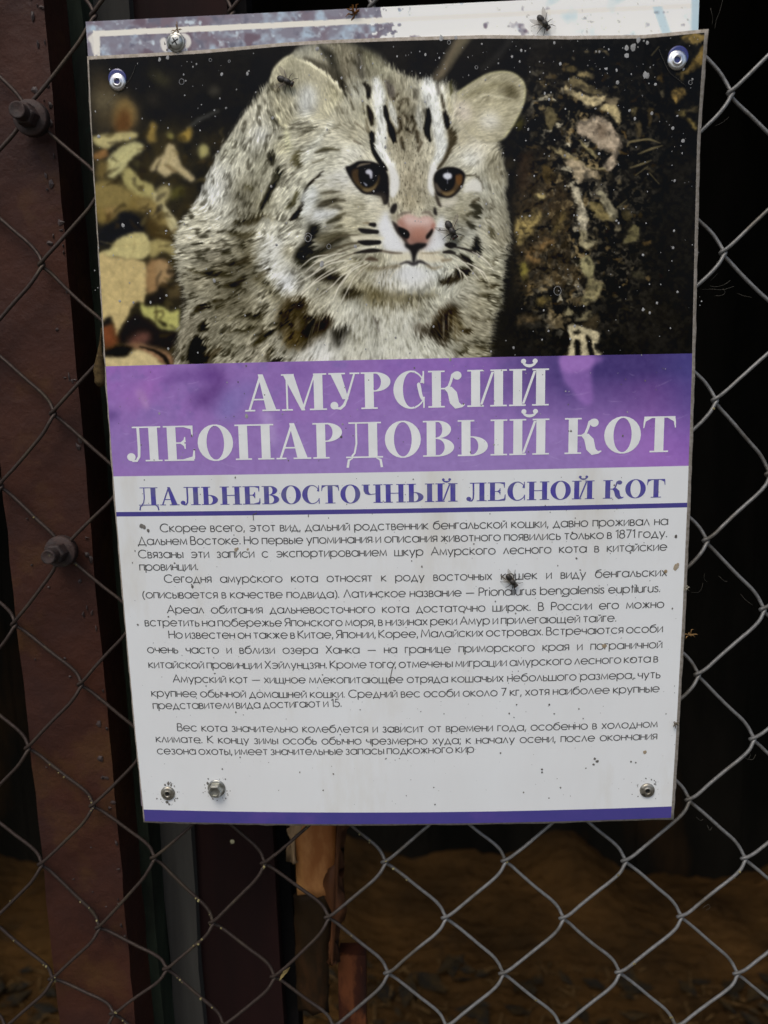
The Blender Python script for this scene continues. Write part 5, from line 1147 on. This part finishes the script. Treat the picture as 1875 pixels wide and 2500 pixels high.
def lay_line(name, text, p0, p1, cap, m, h, serif, breakup=0, capw=None):
    (s0, s1), (t0, t1) = unpix([p0[0], p1[0]], [p0[1], p1[1]])
    x0, z0, x1, z1 = s0*SW, t0*SH, s1*SW, t1*SH; L = math.hypot(x1-x0, z1-z0)
    tab = SERIF if serif else SANS; u = cap if serif else cap/100.0
    gap = .055 if serif else 15.5; words = text.split(' ')
    def wlen(w): return sum(tab[ch][1] for ch in w)+gap*(len(w)-1)
    tot = sum(map(wlen, words)); k = 1.0 if serif else 1.10; nsp = len(words)-1; mn = .40 if serif else 40.0
    sp = (L/(u*k)-tot)/nsp if nsp else 0
    if nsp == 0 and not serif: k = min(k, L/(u*tot))
    elif nsp == 0 or sp < mn or serif: k = L/(u*(tot+mn*nsp)); sp = mn
    def emit(V, Fc):
        V = np.array(V); pts = surf(V[:, 0]/SW, V[:, 1]/SH, 0.0); pts[:, 1] -= V[:, 2]
        b = MB(); b.v = [tuple(p) for p in pts]; b.f = Fc
        return b.build(name, m, sign)
    V = []; Fc = []; x = 0.0; dxl, dzl = (x1-x0)/L, (z1-z0)/L
    for wi, w in enumerate(words):
        if serif and wi: emit(V, Fc); V = []; Fc = []
        for ci, ch in enumerate(w):
            gl, adv = tab[ch]; n_ = 0
            for pr in gl:
                if not serif: pr = ribbon(pr, LW)
                _, A, B = pr; n_ += 1; base = len(V)
                for a, c in zip(A, B):
                    for (gx, gy) in (a, c):
                        X = (x+gx)*u*k; Y = gy*u
                        V.append((x0+X*dxl+Y*dzl, z0+X*dzl-Y*dxl, h+n_*4e-6))
                for i in range(len(A)-1): Fc.append((base+2*i, base+2*i+1, base+2*i+3, base+2*i+2))
            x += adv+(gap if ci < len(w)-1 else 0)
        x += sp
    if not serif: print('TEXTFIT', round(k, 3), round(sp, 1), text[:20])
    return emit(V, Fc)
M_white = mat('title_white', (.88,.91,.90), .4, spec=.3, col2=(.82,.85,.84), scale=90)
M_blue = mat('subtitle_ink', (.080,.064,.37), .45, spec=.3, col2=(.15,.15,.30), scale=120, lo=.4, hi=.7)
M_ink = mat('grey_ink', (.060,.060,.060), .5, spec=.3, col2=(.12,.12,.118), scale=60, lo=.38, hi=.8)
PXM = SH/1900.0
lay_line('title', 'АМУРСКИЙ', (599,1004.8), (1340,989.7), .0185, M_white, .00020, True)
lay_line('title', 'ЛЕОПАРДОВЫЙ КОТ', (311,1127), (1647.6,1102.9), .0182, M_white, .00020, True)
lay_line('subtitle', 'ДАЛЬНЕВОСТОЧНЫЙ ЛЕСНОЙ КОТ', (338.5,1234), (1623,1214), .0096, M_blue, .00018, True)
LINES = [('Скорее всего, этот вид, дальний родственник бенгальской кошки, давно проживал на', (392,1298.5), (1629.5,1281)),
 ('Дальнем Востоке. Но первые упоминания и описания животного появились только в 1871 году.', (338,1330), (1628,1311)),
 ('Связаны эти записи с экспортированием шкур Амурского лесного кота в китайские', (339,1362), (1627,1343.5)), ('провинции.', (342,1392.6), (491,1391.2)),
 ('Сегодня амурского кота относят к роду восточных кошек и виду бенгальских', (402,1422), (1627,1406)), ('(описывается в качестве подвида). Латинское название — Prionailurus bengalensis euptilurus.', (349,1460), (1611,1445)),
 ('Ареал обитания дальневосточного кота достаточно широк. В России его можно', (409,1496.7), (1620,1483.3)), ('встретить на побережье Японского моря, в низинах реки Амур и прилегающей тайге.', (355,1528), (1504,1517)),
 ('Но известен он также в Китае, Японии, Корее, Малайских островах. Встречаются особи', (413,1558), (1617,1543)), ('очень часто и вблизи озера Ханка — на границе приморского края и пограничной', (361,1593.7), (1615.5,1581.4)),
 ('китайской провинции Хэйлунцзян. Кроме того, отмечены миграции амурского лесного кота в', (364,1630.4), (1605.5,1616)), ('Амурский кот — хищное млекопитающее отряда кошачьих небольшого размера, чуть', (423,1665.4), (1611,1654.7)),
 ('крупнее обычной домашней кошки. Средний вес особи около 7 кг, хотя наиболее крупные', (371,1700), (1608.7,1689)), ('представители вида достигают и 15.', (374.7,1730.4), (833.8,1724.7)),
 ('Вес кота значительно колеблется и зависит от времени года, особенно в холодном', (434,1784), (1604,1775)), ('климате. К концу зимы особь обычно чрезмерно худа; к началу осени, после окончания', (382.3,1811.4), (1603,1804.6)),
 ('сезона охоты, имеет значительные запасы подкожного кир', (385,1840.5), (1156.6,1836.6))]
for tx, a, c in LINES: lay_line('text_line', tx, a, c, .0043, M_ink, .00018, False)
# ---- fixings
def frame_at(px, py, h=0.0, tilt=(0, 0)):
    p = at_px(np.array(px, float), np.array(py, float), h)
    return Matrix.Translation(Vector(p))@Matrix.Rotation(math.radians(90)+tilt[0], 4, 'X')@Matrix.Rotation(tilt[1], 4, 'Y')
M_alu = mat('aluminium', (.80,.80,.80), .28, metal=1.0, col2=(.66,.66,.66), scale=400, rvar=.1)
M_old = mat('dull_rivet', (.46,.44,.38), .42, metal=.9, col2=(.26,.24,.19), scale=350, col3=(.12,.11,.09), scale3=200, lo3=.58, hi3=.66)
M_hole = mat('rivet_hole', (.012,.012,.012), .8)
M_sky_glint = mat('sky_glint_blue', (.02,.045,.22), .25, spec=.6, col2=(.03,.03,.16), scale=80)
def rivet(px, py, R, m, lab, cup=None):
    Mx = frame_at(px, py, .0001); b = MB()
    b.lathe([(R, 0), (R, .0003), (R*.93, .0009), (R*.70, .0013), (R*.55, .0012), (R*.48, .0016), (R*.36, .0017), (R*.30, .0012), (R*.27, .0002)], Mx, 32)
    o = b.build('rivet', m, sign, True); o['label'] = lab
    b = MB(); b.lathe([(0, .00045), (R*.285, .00045)], Mx, 20); b.build('rivet_hole', M_hole, o)
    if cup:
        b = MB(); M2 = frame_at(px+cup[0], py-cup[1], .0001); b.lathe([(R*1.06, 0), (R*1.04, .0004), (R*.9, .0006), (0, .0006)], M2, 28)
        b.build('washer_or_sky_glint', M_sky_glint, o)  # blue disc paints the sky reflected in the dimple above the rivet
rivet(288, 201, .0042, M_alu, 'bright rivet under a painted blue sky reflection in the upper left corner', (-1, 9))
rivet(1652, 148, .0046, M_alu, 'bright rivet under a painted blue sky reflection in the upper right corner', (3, 9))
rivet(410.5, 1936, .0041, M_old, 'dull tarnished rivet in the lower left corner')
rivet(1579.7, 1929, .0041, M_old, 'dull rivet in the lower right corner')
M_zinc = mat('zinc_screw', (.55,.56,.52), .32, metal=.8, col2=(.30,.30,.26), scale=240, bump=.0004, bscale=300, col3=(.10,.095,.07), scale3=160, lo3=.58, hi3=.66)
def screw(px, py, R, h, lab, hexa):
    Mx = frame_at(px, py, .0001, (.05, -.05)); b = MB()
    b.lathe([(R*1.22, 0), (R*1.22, .0005), (R*1.1, .0008), (0, .0008)], Mx, 26); w = b.build('screw_washer', M_zinc, sign, True)
    b = MB()
    if hexa: b.lathe([(R, .0006), (R, h*.8), (R*.86, h), (R*.6, h), (R*.52, h-.0009), (0, h-.0012)], Mx, 6)
    else: b.lathe([(R, .0006), (R*.98, h*.45), (R*.8, h*.85), (R*.45, h), (0, h*1.03)], Mx, 26)
    o = b.build('screw', M_zinc, sign, not hexa); o['label'] = lab
    if not hexa:
        b = MB()
        for a in (.5, .5+math.pi/2):
            M3 = Mx@Matrix.Rotation(a, 4, 'Z'); vs = [M3@Vector((x, y, z)) for z in (h*.7, h*1.045) for x, y in ((-R*.5, -R*.09), (R*.5, -R*.09), (R*.5, R*.09), (-R*.5, R*.09))]
            b.add(vs, [(4,5,6,7),(0,1,5,4),(1,2,6,5),(2,3,7,6),(3,0,4,7)])
        b.build('cross_slot', M_hole, o)
screw(430, 104, .0037, .0019, 'domed cross head screw through the top edge of the sign', False)
screw(529, 1924, .0042, .0046, 'grey hexagon head screw near the bottom of the sign', True)
# ---- weathering: dried splashes on the dark picture, fly specks and grit on the white field
def specks(name, m, items, h):
    b = MB()
    for i, (x, y, r) in enumerate(items):
        s, t = unpix(x, y); n = 7; q = random.Random(i*7+int(x)); st = q.uniform(.8, 1.35)
        c = surf(s, t, h+.00012*min(1, r/3)); vs = [tuple(c)]
        for j in range(n):
            a = 2*math.pi*j/n; k = q.uniform(.75, 1.2); s2, t2 = s+r*k*math.cos(a)/1517.0, t+r*k*st*math.sin(a)/1900.0
            vs.append(tuple(surf(s2, t2, h)))
        b.add(vs, [(0, 1+(j+1) % n, 1+j) for j in range(n)])
    o = b.build(name, m, sign); tag(o, kind='stuff'); return o
def rings(items, h):
    for i, (x, y, r) in enumerate(items):
        pts = []; b = MB()
        for j in range(13):
            a = 2*math.pi*j/12; s, t = unpix(x+r*math.cos(a), y+r*1.2*math.sin(a)); pts.append(tuple(surf(s, t, h)))
        b.tube(pts, .00011, 4, False); b.build('splash_ring', M_splash, sign)
q = np.random.default_rng(44); it = []
while len(it) < 640:
    x, y = q.uniform(222, 1715), q.uniform(90, 870)
    dens = .28+.72*math.exp(-((y-110)/120)**2)*math.exp(-((x-1150)/420)**2)+.35*math.exp(-((x-1500)/160)**2)*math.exp(-((y-180)/160)**2)
    if y < 125-.03*(x-213)+8 or q.random() > dens: continue
    it.append((x, y, .6+q.exponential(.55) if q.random() < .9 else q.uniform(1.6, 3.2)))
it += [(462,263,0.1),(409.5,141,4),(542,181,3.5),(604,180,3.4),(390,146,3.6),(300.8,550,4.2),(241.5,333,4.5),(1575,183,7),(1580,186,5),(1507,202,4.5),(1545,116,6),(1530,117,5),(1558,98,5.5),(1580,105,4),(1548,112,4.5),(1530,136,6),(1667,344,4.5),(1591,276,4),(1642,313,4),(1600,206,3.5),(775,120,5),(1077,94,5.5),(1113,92,4),(786,645,6),(784,648,4),(868,601,4.5),(1099,877,3.5),(1570,756,3.6),(1586,764,3.2),(1654,713,3.4),(1645,564,3),(1643,605,3.4),(662,455,3),(675,598,3.4),(523,685,4),(302,550,3.6),(406,564,3)]
it += [(x, y, r) for x, y, r in zip(q.uniform(290, 1680, 90), q.uniform(885, 1130, 90), .5+q.exponential(.6, 90))]
M_splash = mat('dried_splash', (.44,.45,.45), .8, spec=.2, col2=(.28,.28,.27), scale=300)
specks('dried_splashes', M_splash, it, .00024)
rings([(444,200,6),(514,147,3.4),(1163,165,3.5),(752,580,9),(752,583,6),(803,602,5),(1361,710,9),(560,150,2.6),(1096,104,4),(1685,202,4.5)], .00030)
q = np.random.default_rng(45); it = []
for x, y, r in zip(q.uniform(300, 1660, 430), q.uniform(1160, 1965, 430), .5+q.exponential(.5, 430)):
    xl = 275+(y-1160)*.092
    if xl+6 < x < 1688-(y-1137)*.05-6: it.append((x, y, min(r, 2.6)))
it += [(1323,1878,3),(1323,1885,2.5),(1430,1875,2),(1222,1838,2.5),(1340,1948,2.5),(1062,1964,2.2),(789,1929,2.2),(1278,1934,2.2),(814,1889,3),(732,1885,2),(543,1877,2.2),(1449,1866,4),(1458,1858,4.5),(1452,1852,3.5),(346,1284,6),(352,1287,4.5),(362,1295,4),(330,1345,2),(1650,1309,4),(1397,1300,2.5),(1341,1720,2.5),(1353,1742,2.4),(1261,1720,2.2),(470,1432,3.5),(468,1427,2),(1407,1363,3),(1030,1383,2.4),(1005,1369,2)]
it += [(x, y, r) for x, y, r in zip(q.uniform(290, 1680, 70), q.uniform(890, 1130, 70), .7+q.exponential(.6, 70))]
M_grit = mat('dark_grit', (.10,.095,.085), .8, spec=.2, col2=(.22,.21,.19), scale=90, lo=.4, hi=.65)
specks('fly_specks', M_grit, it, .00026)
M_stain = mat('brown_smear', (.30,.22,.12), .8, col2=(.42,.38,.30), scale=150)
specks('brown_smears', M_stain, [(1475,1577,7),(1574,1836,5),(1650,1385,7),(1625,1395,5),(1655,1378,4),(580,1339,4),(577,1342,5),(605,1341,3)], .00022)
# chipped white patch beside the title letter and flaked paint round the upper screw
b = MB(); c_ = [(1018,938),(1024,934),(1028,944),(1030,958),(1034,974),(1029,976),(1024,966),(1021,954)]; cs = catmull(np.array(c_, float), True, 3)
b.add([tuple(at_px(np.array(1026.), np.array(960.), .00027))]+[tuple(at_px(np.array(x), np.array(y), .00027)) for x, y in cs], [(0, 1+(k+1) % len(cs), 1+k) for k in range(len(cs))]); b.build('print_chip', M_white, sign)
# thin cracks and scratches in the lamination
M_scr = mat('scratch', (.36,.36,.36), .6)
for pts in ([(627,1252),(618,1256),(619,1270)], [(965,1615),(958,1630),(954,1650),(953,1668)], [(753,1256),(753,1262)]):
    b = MB(); b.tube([tuple(at_px(np.array(x), np.array(y), .00022)) for x, y in pts], .00022, 4); b.build('crack', M_grit, sign)

# grime gathered round the lower fixings, thin cracks of dirt above and below the left rivet
q = np.random.default_rng(77); it = []
for cx, cy, R, n in ((410,1937,24,26),(529,1926,27,20),(1580,1929,24,18),(430,104,24,14)):
    for k in range(n):
        a = q.uniform(0, 2*math.pi); r = R*q.uniform(.92, 1.25); it.append((cx+r*math.cos(a), cy+r*math.sin(a), q.uniform(.6, 2.2)))
it += [(403,1916,3),(411,1913,4),(418,1917,3),(408,1958,4),(413,1963,3),(507,1912,4)]
specks('rivet_grime', M_grit, it, .00022)
# ---------------------------------------------------------------- the older faded sign behind the top edge
def paint_old():
    global PX0, PY0, PW, PH, PXX, PYY
    keep = (PX0, PY0, PW, PH, PXX, PYY)
    PX0, PY0 = 195.0, -60.0; PW, PH = int(1530*PS), int(230*PS)
    PXX, PYY = np.meshgrid(PX0+(np.arange(PW)+.5)/PS, PY0+(np.arange(PH)+.5)/PS)
    L = np.zeros((PH, PW, 3)); L[:] = (112,110,126)
    def mixc(c, w):
        w = np.clip(w, 0, 1)[..., None]; L[:] = L*(1-w)+np.array(c, float)*w
    a, c, d = fbm(34, 41, 3), fbm(26, 51, 3), fbm(17, 61, 3)
    mixc((104,84,98), 3.4*(a-.47)); mixc((146,170,188), 4*(c-.52)); mixc((84,84,104), 4*(d-.58)); mixc((170,186,196), 5*(fbm(13, 71, 3)-.64))
    mixc((92,70,86), 6*(fbm(30, 81, 3)-.60)*(PXX < 720))
    cl = 82.5-(PXX-230)*.0470
    wl = np.clip((8.0-abs(PYY-cl-.5*np.sin(PXX*.05)))/1.6, 0, 1)*(PXX > 226); mixc((210,206,188), wl)
    mixc((206,202,186), np.clip((8-abs(PXX-236-.02*(PYY-90)))/1.8, 0, 1)*(PYY > 78)*np.clip(1.6-2.2*(fbm(12, 88, 3) > .62), 0, 1))
    lay(L, poly_mask(cr('S', [(214,92),(240,78),(243,130),(228,132),(222,108)]), 1.5), (208,204,188), .9)
    for p in ([(391,98),(404,93),(408,125),(396,122)], [(440,82),(458,84),(467,100),(462,116),(452,116),(454,98)]): lay(L, poly_mask(cr('S', p), 1.2), (206,203,190), .95)
    edge = 940+55*(fbm(26, 93, 4)-.5)*4
    fl = np.clip((PXX-edge)/8, 0, 1)*np.clip(1-8*np.clip(fbm(24, 95, 3)-.76, 0, 1), 0, 1)
    gg = L.mean(2, keepdims=True); L[:] = gg+(L-gg)*.72+8; mixc((220,221,216), fl); mixc((212,208,198), fl*np.clip((7-abs(PYY-cl))/3, 0, 1)*.6)
    mixc((150,158,164), 5*np.clip(fbm(14, 97, 3)-.77, 0, .14)*(PXX > 960)); mixc((188,206,208), 4*(fbm(40, 98, 3)-.60)*(PXX > 1250))
    mixc((170,196,204), np.clip((14-abs(PXX-1620-.35*(PYY-60)))/6, 0, 1)*(PXX > 1400)*(PYY > 16)*.75)
    mixc((160,186,196), np.clip((PXX-1686)/5, 0, 1)*.8)
    mixc((120,116,112), 5*np.clip(fbm(9, 99, 3)-.76, 0, 1)*(PXX > 1180))
    out = np.clip(L, 0, 255).copy(); org = (PX0, PY0)
    PX0, PY0, PW, PH, PXX, PYY = keep
    return out, org
OLD, (OX, OY) = paint_old()
YO = .0050
M_oldp = print_mat('faded_print', GAIN*.96, .42, .4)
q4 = [(209,53), (1708,-21), (1640,1960), (345,1968)]
HO = _hom([(0,0),(1,0),(1,1),(0,1)], q4)
def osurf(s, t, y):
    w = HO[2, 0]*s+HO[2, 1]*t+1; px, py = (HO[0, 0]*s+HO[0, 1]*t+HO[0, 2])/w, (HO[1, 0]*s+HO[1, 1]*t+HO[1, 2])/w
    return back(px, py, y), px, py
old = empty('old_sign', (0, YO, ZTOP-.38)); tag(old, 'older faded sign with peeling blue and white paint, sticking out above the printed cat sign', 'sign')
s = np.linspace(0, 1, 760); t = np.concatenate([np.linspace(0, .082, 80), np.linspace(.10, 1, 12)])
S, T = np.meshgrid(s, t); pts, px, py = osurf(S, T, YO)
h, w, _ = OLD.shape
xi = np.clip((px-OX)*PS, 0, w-1.01).astype(int); yi = np.clip((py-OY)*PS, 0, h-1.01).astype(int)
grid_mesh('faded_print', pts, lin(OLD[yi, xi]), M_oldp, old)
S, T = np.meshgrid(np.linspace(0, 1, 12), np.linspace(0, 1, 12)); p2, _, _ = osurf(S, T, YO+.0002)
o = grid_mesh('backing', p2, None, M_core, old); md = o.modifiers.new('s', 'SOLIDIFY'); md.thickness = .0020; md.offset = -1
def old_at(x, y, h): return Vector(back(x, y, YO-h))
# ---------------------------------------------------------------- flies
M_fly = mat('fly_black', (.014,.013,.012), .35, spec=.5, col2=(.030,.024,.016), scale=900, bump=.0002, bscale=2500)
M_eye = mat('fly_eye', (.06,.012,.008), .2)
M_wing = bpy.data.materials.new('fly_wing'); M_wing.use_nodes = True
_b = M_wing.node_tree.nodes['Principled BSDF']; _b.inputs['Base Color'].default_value = (.16,.13,.09,1); _b.inputs['Alpha'].default_value = .42; _b.inputs['Roughness'].default_value = .25
_n = M_wing.node_tree.nodes.new('ShaderNodeTexNoise'); _n.inputs['Scale'].default_value = 900
_r = M_wing.node_tree.nodes.new('ShaderNodeMapRange'); _r.inputs[3].default_value = .28; _r.inputs[4].default_value = .6; M_wing.node_tree.links.new(_n.outputs[0], _r.inputs[0]); M_wing.node_tree.links.new(_r.outputs[0], _b.inputs['Alpha'])
def ell(b, M, rx, ry, rz, n=12):
    prof = []
    vs = []; fs = []
    for i in range(n//2+1):
        th = math.pi*i/(n//2)
        for j in range(n):
            ph = 2*math.pi*j/n; vs.append(M@Vector((rx*math.cos(th), ry*math.sin(th)*math.cos(ph), rz*math.sin(th)*math.sin(ph))))
    for i in range(n//2):
        for j in range(n): fs.append((i*n+j, (i+1)*n+j, (i+1)*n+(j+1) % n, i*n+(j+1) % n))
    b.add(vs, fs)
def fly(p, ang, size, spread, lab):
    # local frame: x = heading on the sheet, y = its left, z = away from the sheet
    hx = Vector((math.cos(ang), 0, math.sin(ang))); nz = Vector((0, -1, 0)); ly = nz.cross(hx)
    B = Matrix([[hx[i], ly[i], nz[i], 0] for i in range(3)]+[[0, 0, 0, 1]])
    e = empty('fly', p); tag(e, lab, 'fly', 'flies on the signs'); L = size
    def put(b, nm, m):
        o = b.build(nm, m, None, True); o.parent = e; return o
    b = MB(); ell(b, B@Matrix.Translation((.02*L, 0, .20*L)), .20*L, .15*L, .15*L); ell(b, B@Matrix.Translation((-.26*L, 0, .17*L)), .24*L, .16*L, .13*L); put(b, 'body', M_fly)
    b = MB(); ell(b, B@Matrix.Translation((.25*L, 0, .18*L)), .09*L, .13*L, .11*L); hd = put(b, 'head', M_fly)
    for sy in (1, -1):
        b = MB(); ell(b, B@Matrix.Translation((.28*L, .085*L*sy, .19*L)), .055*L, .05*L, .075*L, 8); o = b.build('eye', M_eye, None, True); o.parent = hd
        b = MB(); vs = []; m_ = 9
        R = B@Matrix.Translation((.02*L, .07*L*sy, .27*L))@Matrix.Rotation(math.pi-spread*sy, 4, 'Z')@Matrix.Rotation(.10, 4, 'Y')
        for k in range(m_):
            u = k/(m_-1); wd = .15*L*math.sin(math.pi*min(1, .06+u*.92))**.7
            vs += [R@Vector((.72*L*u, -wd*.55, .01*L*math.sin(3*u))), R@Vector((.72*L*u, wd*.9, 0))]
        b.add(vs, [(2*k, 2*k+1, 2*k+3, 2*k+2) for k in range(m_-1)]); put(b, 'wing', M_wing)
        for k, (x0, dx, l) in enumerate(((.14, .26, .30), (.04, .02, .40), (-.06, -.30, .40))):
            b = MB(); b.tube([B@Vector((x0*L, .08*L*sy, .14*L)), B@Vector(((x0+dx*.5)*L, (.08+l*.5)*L*sy, .20*L)), B@Vector(((x0+dx)*L, (.08+l)*L*sy, .01*L))], [.020*L, .016*L, .009*L], 5); put(b, 'leg', M_fly)
fly(Vector(at_px(np.array(702.), np.array(203.), .0003)), math.radians(-25), .0105, .62, 'small dark fly with spread wings on the ear of the printed cat')
fly(Vector(at_px(np.array(1103.), np.array(567.), .0003)), math.radians(-62), .0118, .75, 'black fly on the cheek of the printed cat, right of its nose')
fly(Vector(at_px(np.array(1250.), np.array(1418.), .0003)), math.radians(-52), .0104, .25, 'fly with folded wings among the lines of text')
fly(old_at(1328, 62, .0003), math.radians(-50), .0102, .5, 'fly on the white flaking part of the old sign')
# ---------------------------------------------------------------- bits of web, cocoon and dry scraps
M_coc = mat('dry_cocoon', (.10,.068,.028), .9, spec=.1, col2=(.045,.030,.014), scale=160, bump=.0012, bscale=240, col3=(.20,.15,.07), scale3=90, lo3=.58, hi3=.66)
b = MB()
pc = [at_px(np.array(x), np.array(y), -.0012) for x, y in ((246,800),(243,838),(241,872),(241,900),(243,925),(241,944))]
b.tube(catmull(np.array(pc), False, 5), np.interp(np.linspace(0, 1, 26), [0,.2,.45,.62,.75,.9,1], [.0003,.0006,.0020,.0032,.0028,.0030,.0012]), 12)
o = b.build('cocoon', M_coc, None, True); tag(o, 'brown dry cocoon stuck to the left edge of the printed sign', 'cocoon')
def wisp(name, pts, r, m, lab, cat, group=None):
    if len(pts) == 1:
        b = MB(); b.tube(catmull(np.array(pts[0]), False, 4), r, 4); return tag(b.build(name, m, None, True), lab, cat, group)
    e = empty(name, tuple(pts[0][0])); tag(e, lab, cat, group)
    for p in pts: b = MB(); b.tube(catmull(np.array(p), False, 4), r, 4); b.build('thread', m, e, True)
    return e
M_web = mat('spider_silk', (.16,.15,.125), .7, spec=.2, col2=(.08,.075,.06), scale=200)
M_scrap = mat('dry_scrap', (.34,.20,.08), .9, spec=.1, col2=(.20,.12,.05), scale=300)
def tuft(px, py, y, sz, n, sd, m, lab, cat, nm):
    q = random.Random(sd); c = Vector(back(px, py, y)); b = MB()
    for k in range(n):
        a = Vector((q.gauss(0, 1), q.gauss(0, .6)-.3, q.gauss(0, 1)))*sz*.5; d = Vector((q.gauss(0, 1), q.gauss(0, .5), q.gauss(0, 1)))*sz
        b.tube([c+a*.4, c+a*.5+d*.5, c+a+d*.6+Vector((0, 0, -q.random()*sz*.4))], [sz*.10, sz*.14, sz*.03], 4)
    return tag(b.build(nm, m, None, True), lab, cat)
tuft(1682, 1549, -.002, .0019, 14, 3, M_scrap, 'orange brown tuft of dry scraps on the right edge of the sign', 'dry scrap', 'dry_tuft')
tuft(866, 32, YO-.001, .0026, 16, 4, mat('rusty_clump', (.28,.12,.03), .9, col2=(.12,.055,.02), scale=300, spec=.1), 'rusty brown clump on the top edge of the old sign', 'dirt clump', 'dirt_clump')
tuft(434, 73, -.004, .0017, 10, 5, M_scrap, 'tiny orange scrap on top of the cross head screw', 'dry scrap', 'dry_tuft')
tuft(1649, 1765, -.0015, .0022, 9, 6, mat('grey_scrap', (.20,.17,.12), .9, col2=(.09,.075,.05), scale=300), 'grey brown scrap stuck near the lower right edge of the sign', 'dry scrap', 'dry_tuft')
tuft(1674, 1436, -.0012, .0018, 8, 8, mat('pale_fluff', (.40,.37,.28), .9), 'pale fluff caught on the right edge of the sign', 'fluff', 'fluff')
def px3(pts, y): return [back(x, yy, y) for x, yy in pts]
wisp('hair', [[at_px(np.array(x), np.array(y), .0006) for x, y in ((332,160),(326,178),(314,200),(296,220),(276,240),(262,256))]], .00007, M_web, 'thin curved hair lying across the upper left rivet', 'hair')
wisp('hair', [[at_px(np.array(x), np.array(y), .0006) for x, y in ((1608,122),(1620,150),(1634,178),(1655,195),(1674,212))]], .00007, M_web, 'thin grey hair lying below the upper right rivet', 'hair')
ym = Y_MESH
wisp('cobweb', [px3(p, ym) for p in ([(1735,685),(1748,672),(1752,668)],[(1733,698),(1750,700),(1770,694),(1783,684)],[(1708,706),(1740,706),(1765,707),(1792,699)],[(1745,722),(1762,721),(1770,714),(1765,704)],[(1800,716),(1815,722),(1835,726)])], .00005, M_web, 'fine cobweb threads under the wire beside the black part of the picture', 'cobweb', 'cobwebs in the mesh')
wisp('cobweb', [px3(p, ym) for p in ([(1720,1400),(1719,1412),(1726,1421)],[(1688,1446),(1705,1446),(1713,1436),(1716,1424)],[(1755,1406),(1768,1418),(1776,1419)],[(1808,1450),(1820,1464),(1838,1478)])], .00005, M_web, 'loose cobweb threads hanging beside the text of the sign', 'cobweb', 'cobwebs in the mesh')
wisp('cobweb', [px3(p, ym) for p in ([(1815,1848),(1825,1853),(1838,1854),(1845,1842)],[(1828,1852),(1832,1843),(1828,1836)],[(1700,1995),(1710,2003),(1716,2000)],[(1727,2015),(1733,2027),(1738,2020)],[(1715,2218),(1722,2212),(1730,2208),(1733,2216),(1724,2222)])], .00007, M_web, 'small curls of web hanging from the lower right wires', 'cobweb', 'cobwebs in the mesh')
wisp('cobweb', [px3(p, ym+.02) for p in ([(1764,0),(1757,28),(1749,48),(1745,70)],[(1735,20),(1740,45),(1738,60)],[(1780,285),(1765,298),(1745,308)])], .00005, M_web, 'faint cobweb lines in the dark above the upper right corner', 'cobweb', 'cobwebs in the mesh')
lf = back(698, 2373, Y_MESH-.002); b = MB(); q = random.Random(2)
b.add([(lf[0]-.003, lf[1], lf[2]-.002), (lf[0]-.001, lf[1]-.001, lf[2]+.001), (lf[0]+.0025, lf[1], lf[2]+.003), (lf[0]+.001, lf[1]+.0006, lf[2]-.0004), (lf[0]-.0042, lf[1], lf[2]-.006)], [(0,3,2,1),(4,3,0)])
o = b.build('dry_leaf', mat('yellow_leaf', (.34,.26,.09), .8, col2=(.2,.14,.05), scale=300)); md = o.modifiers.new('s', 'SOLIDIFY'); md.thickness = .0003
tag(o, 'tiny yellow dry leaf bit hanging on the wire under the sign', 'leaf')
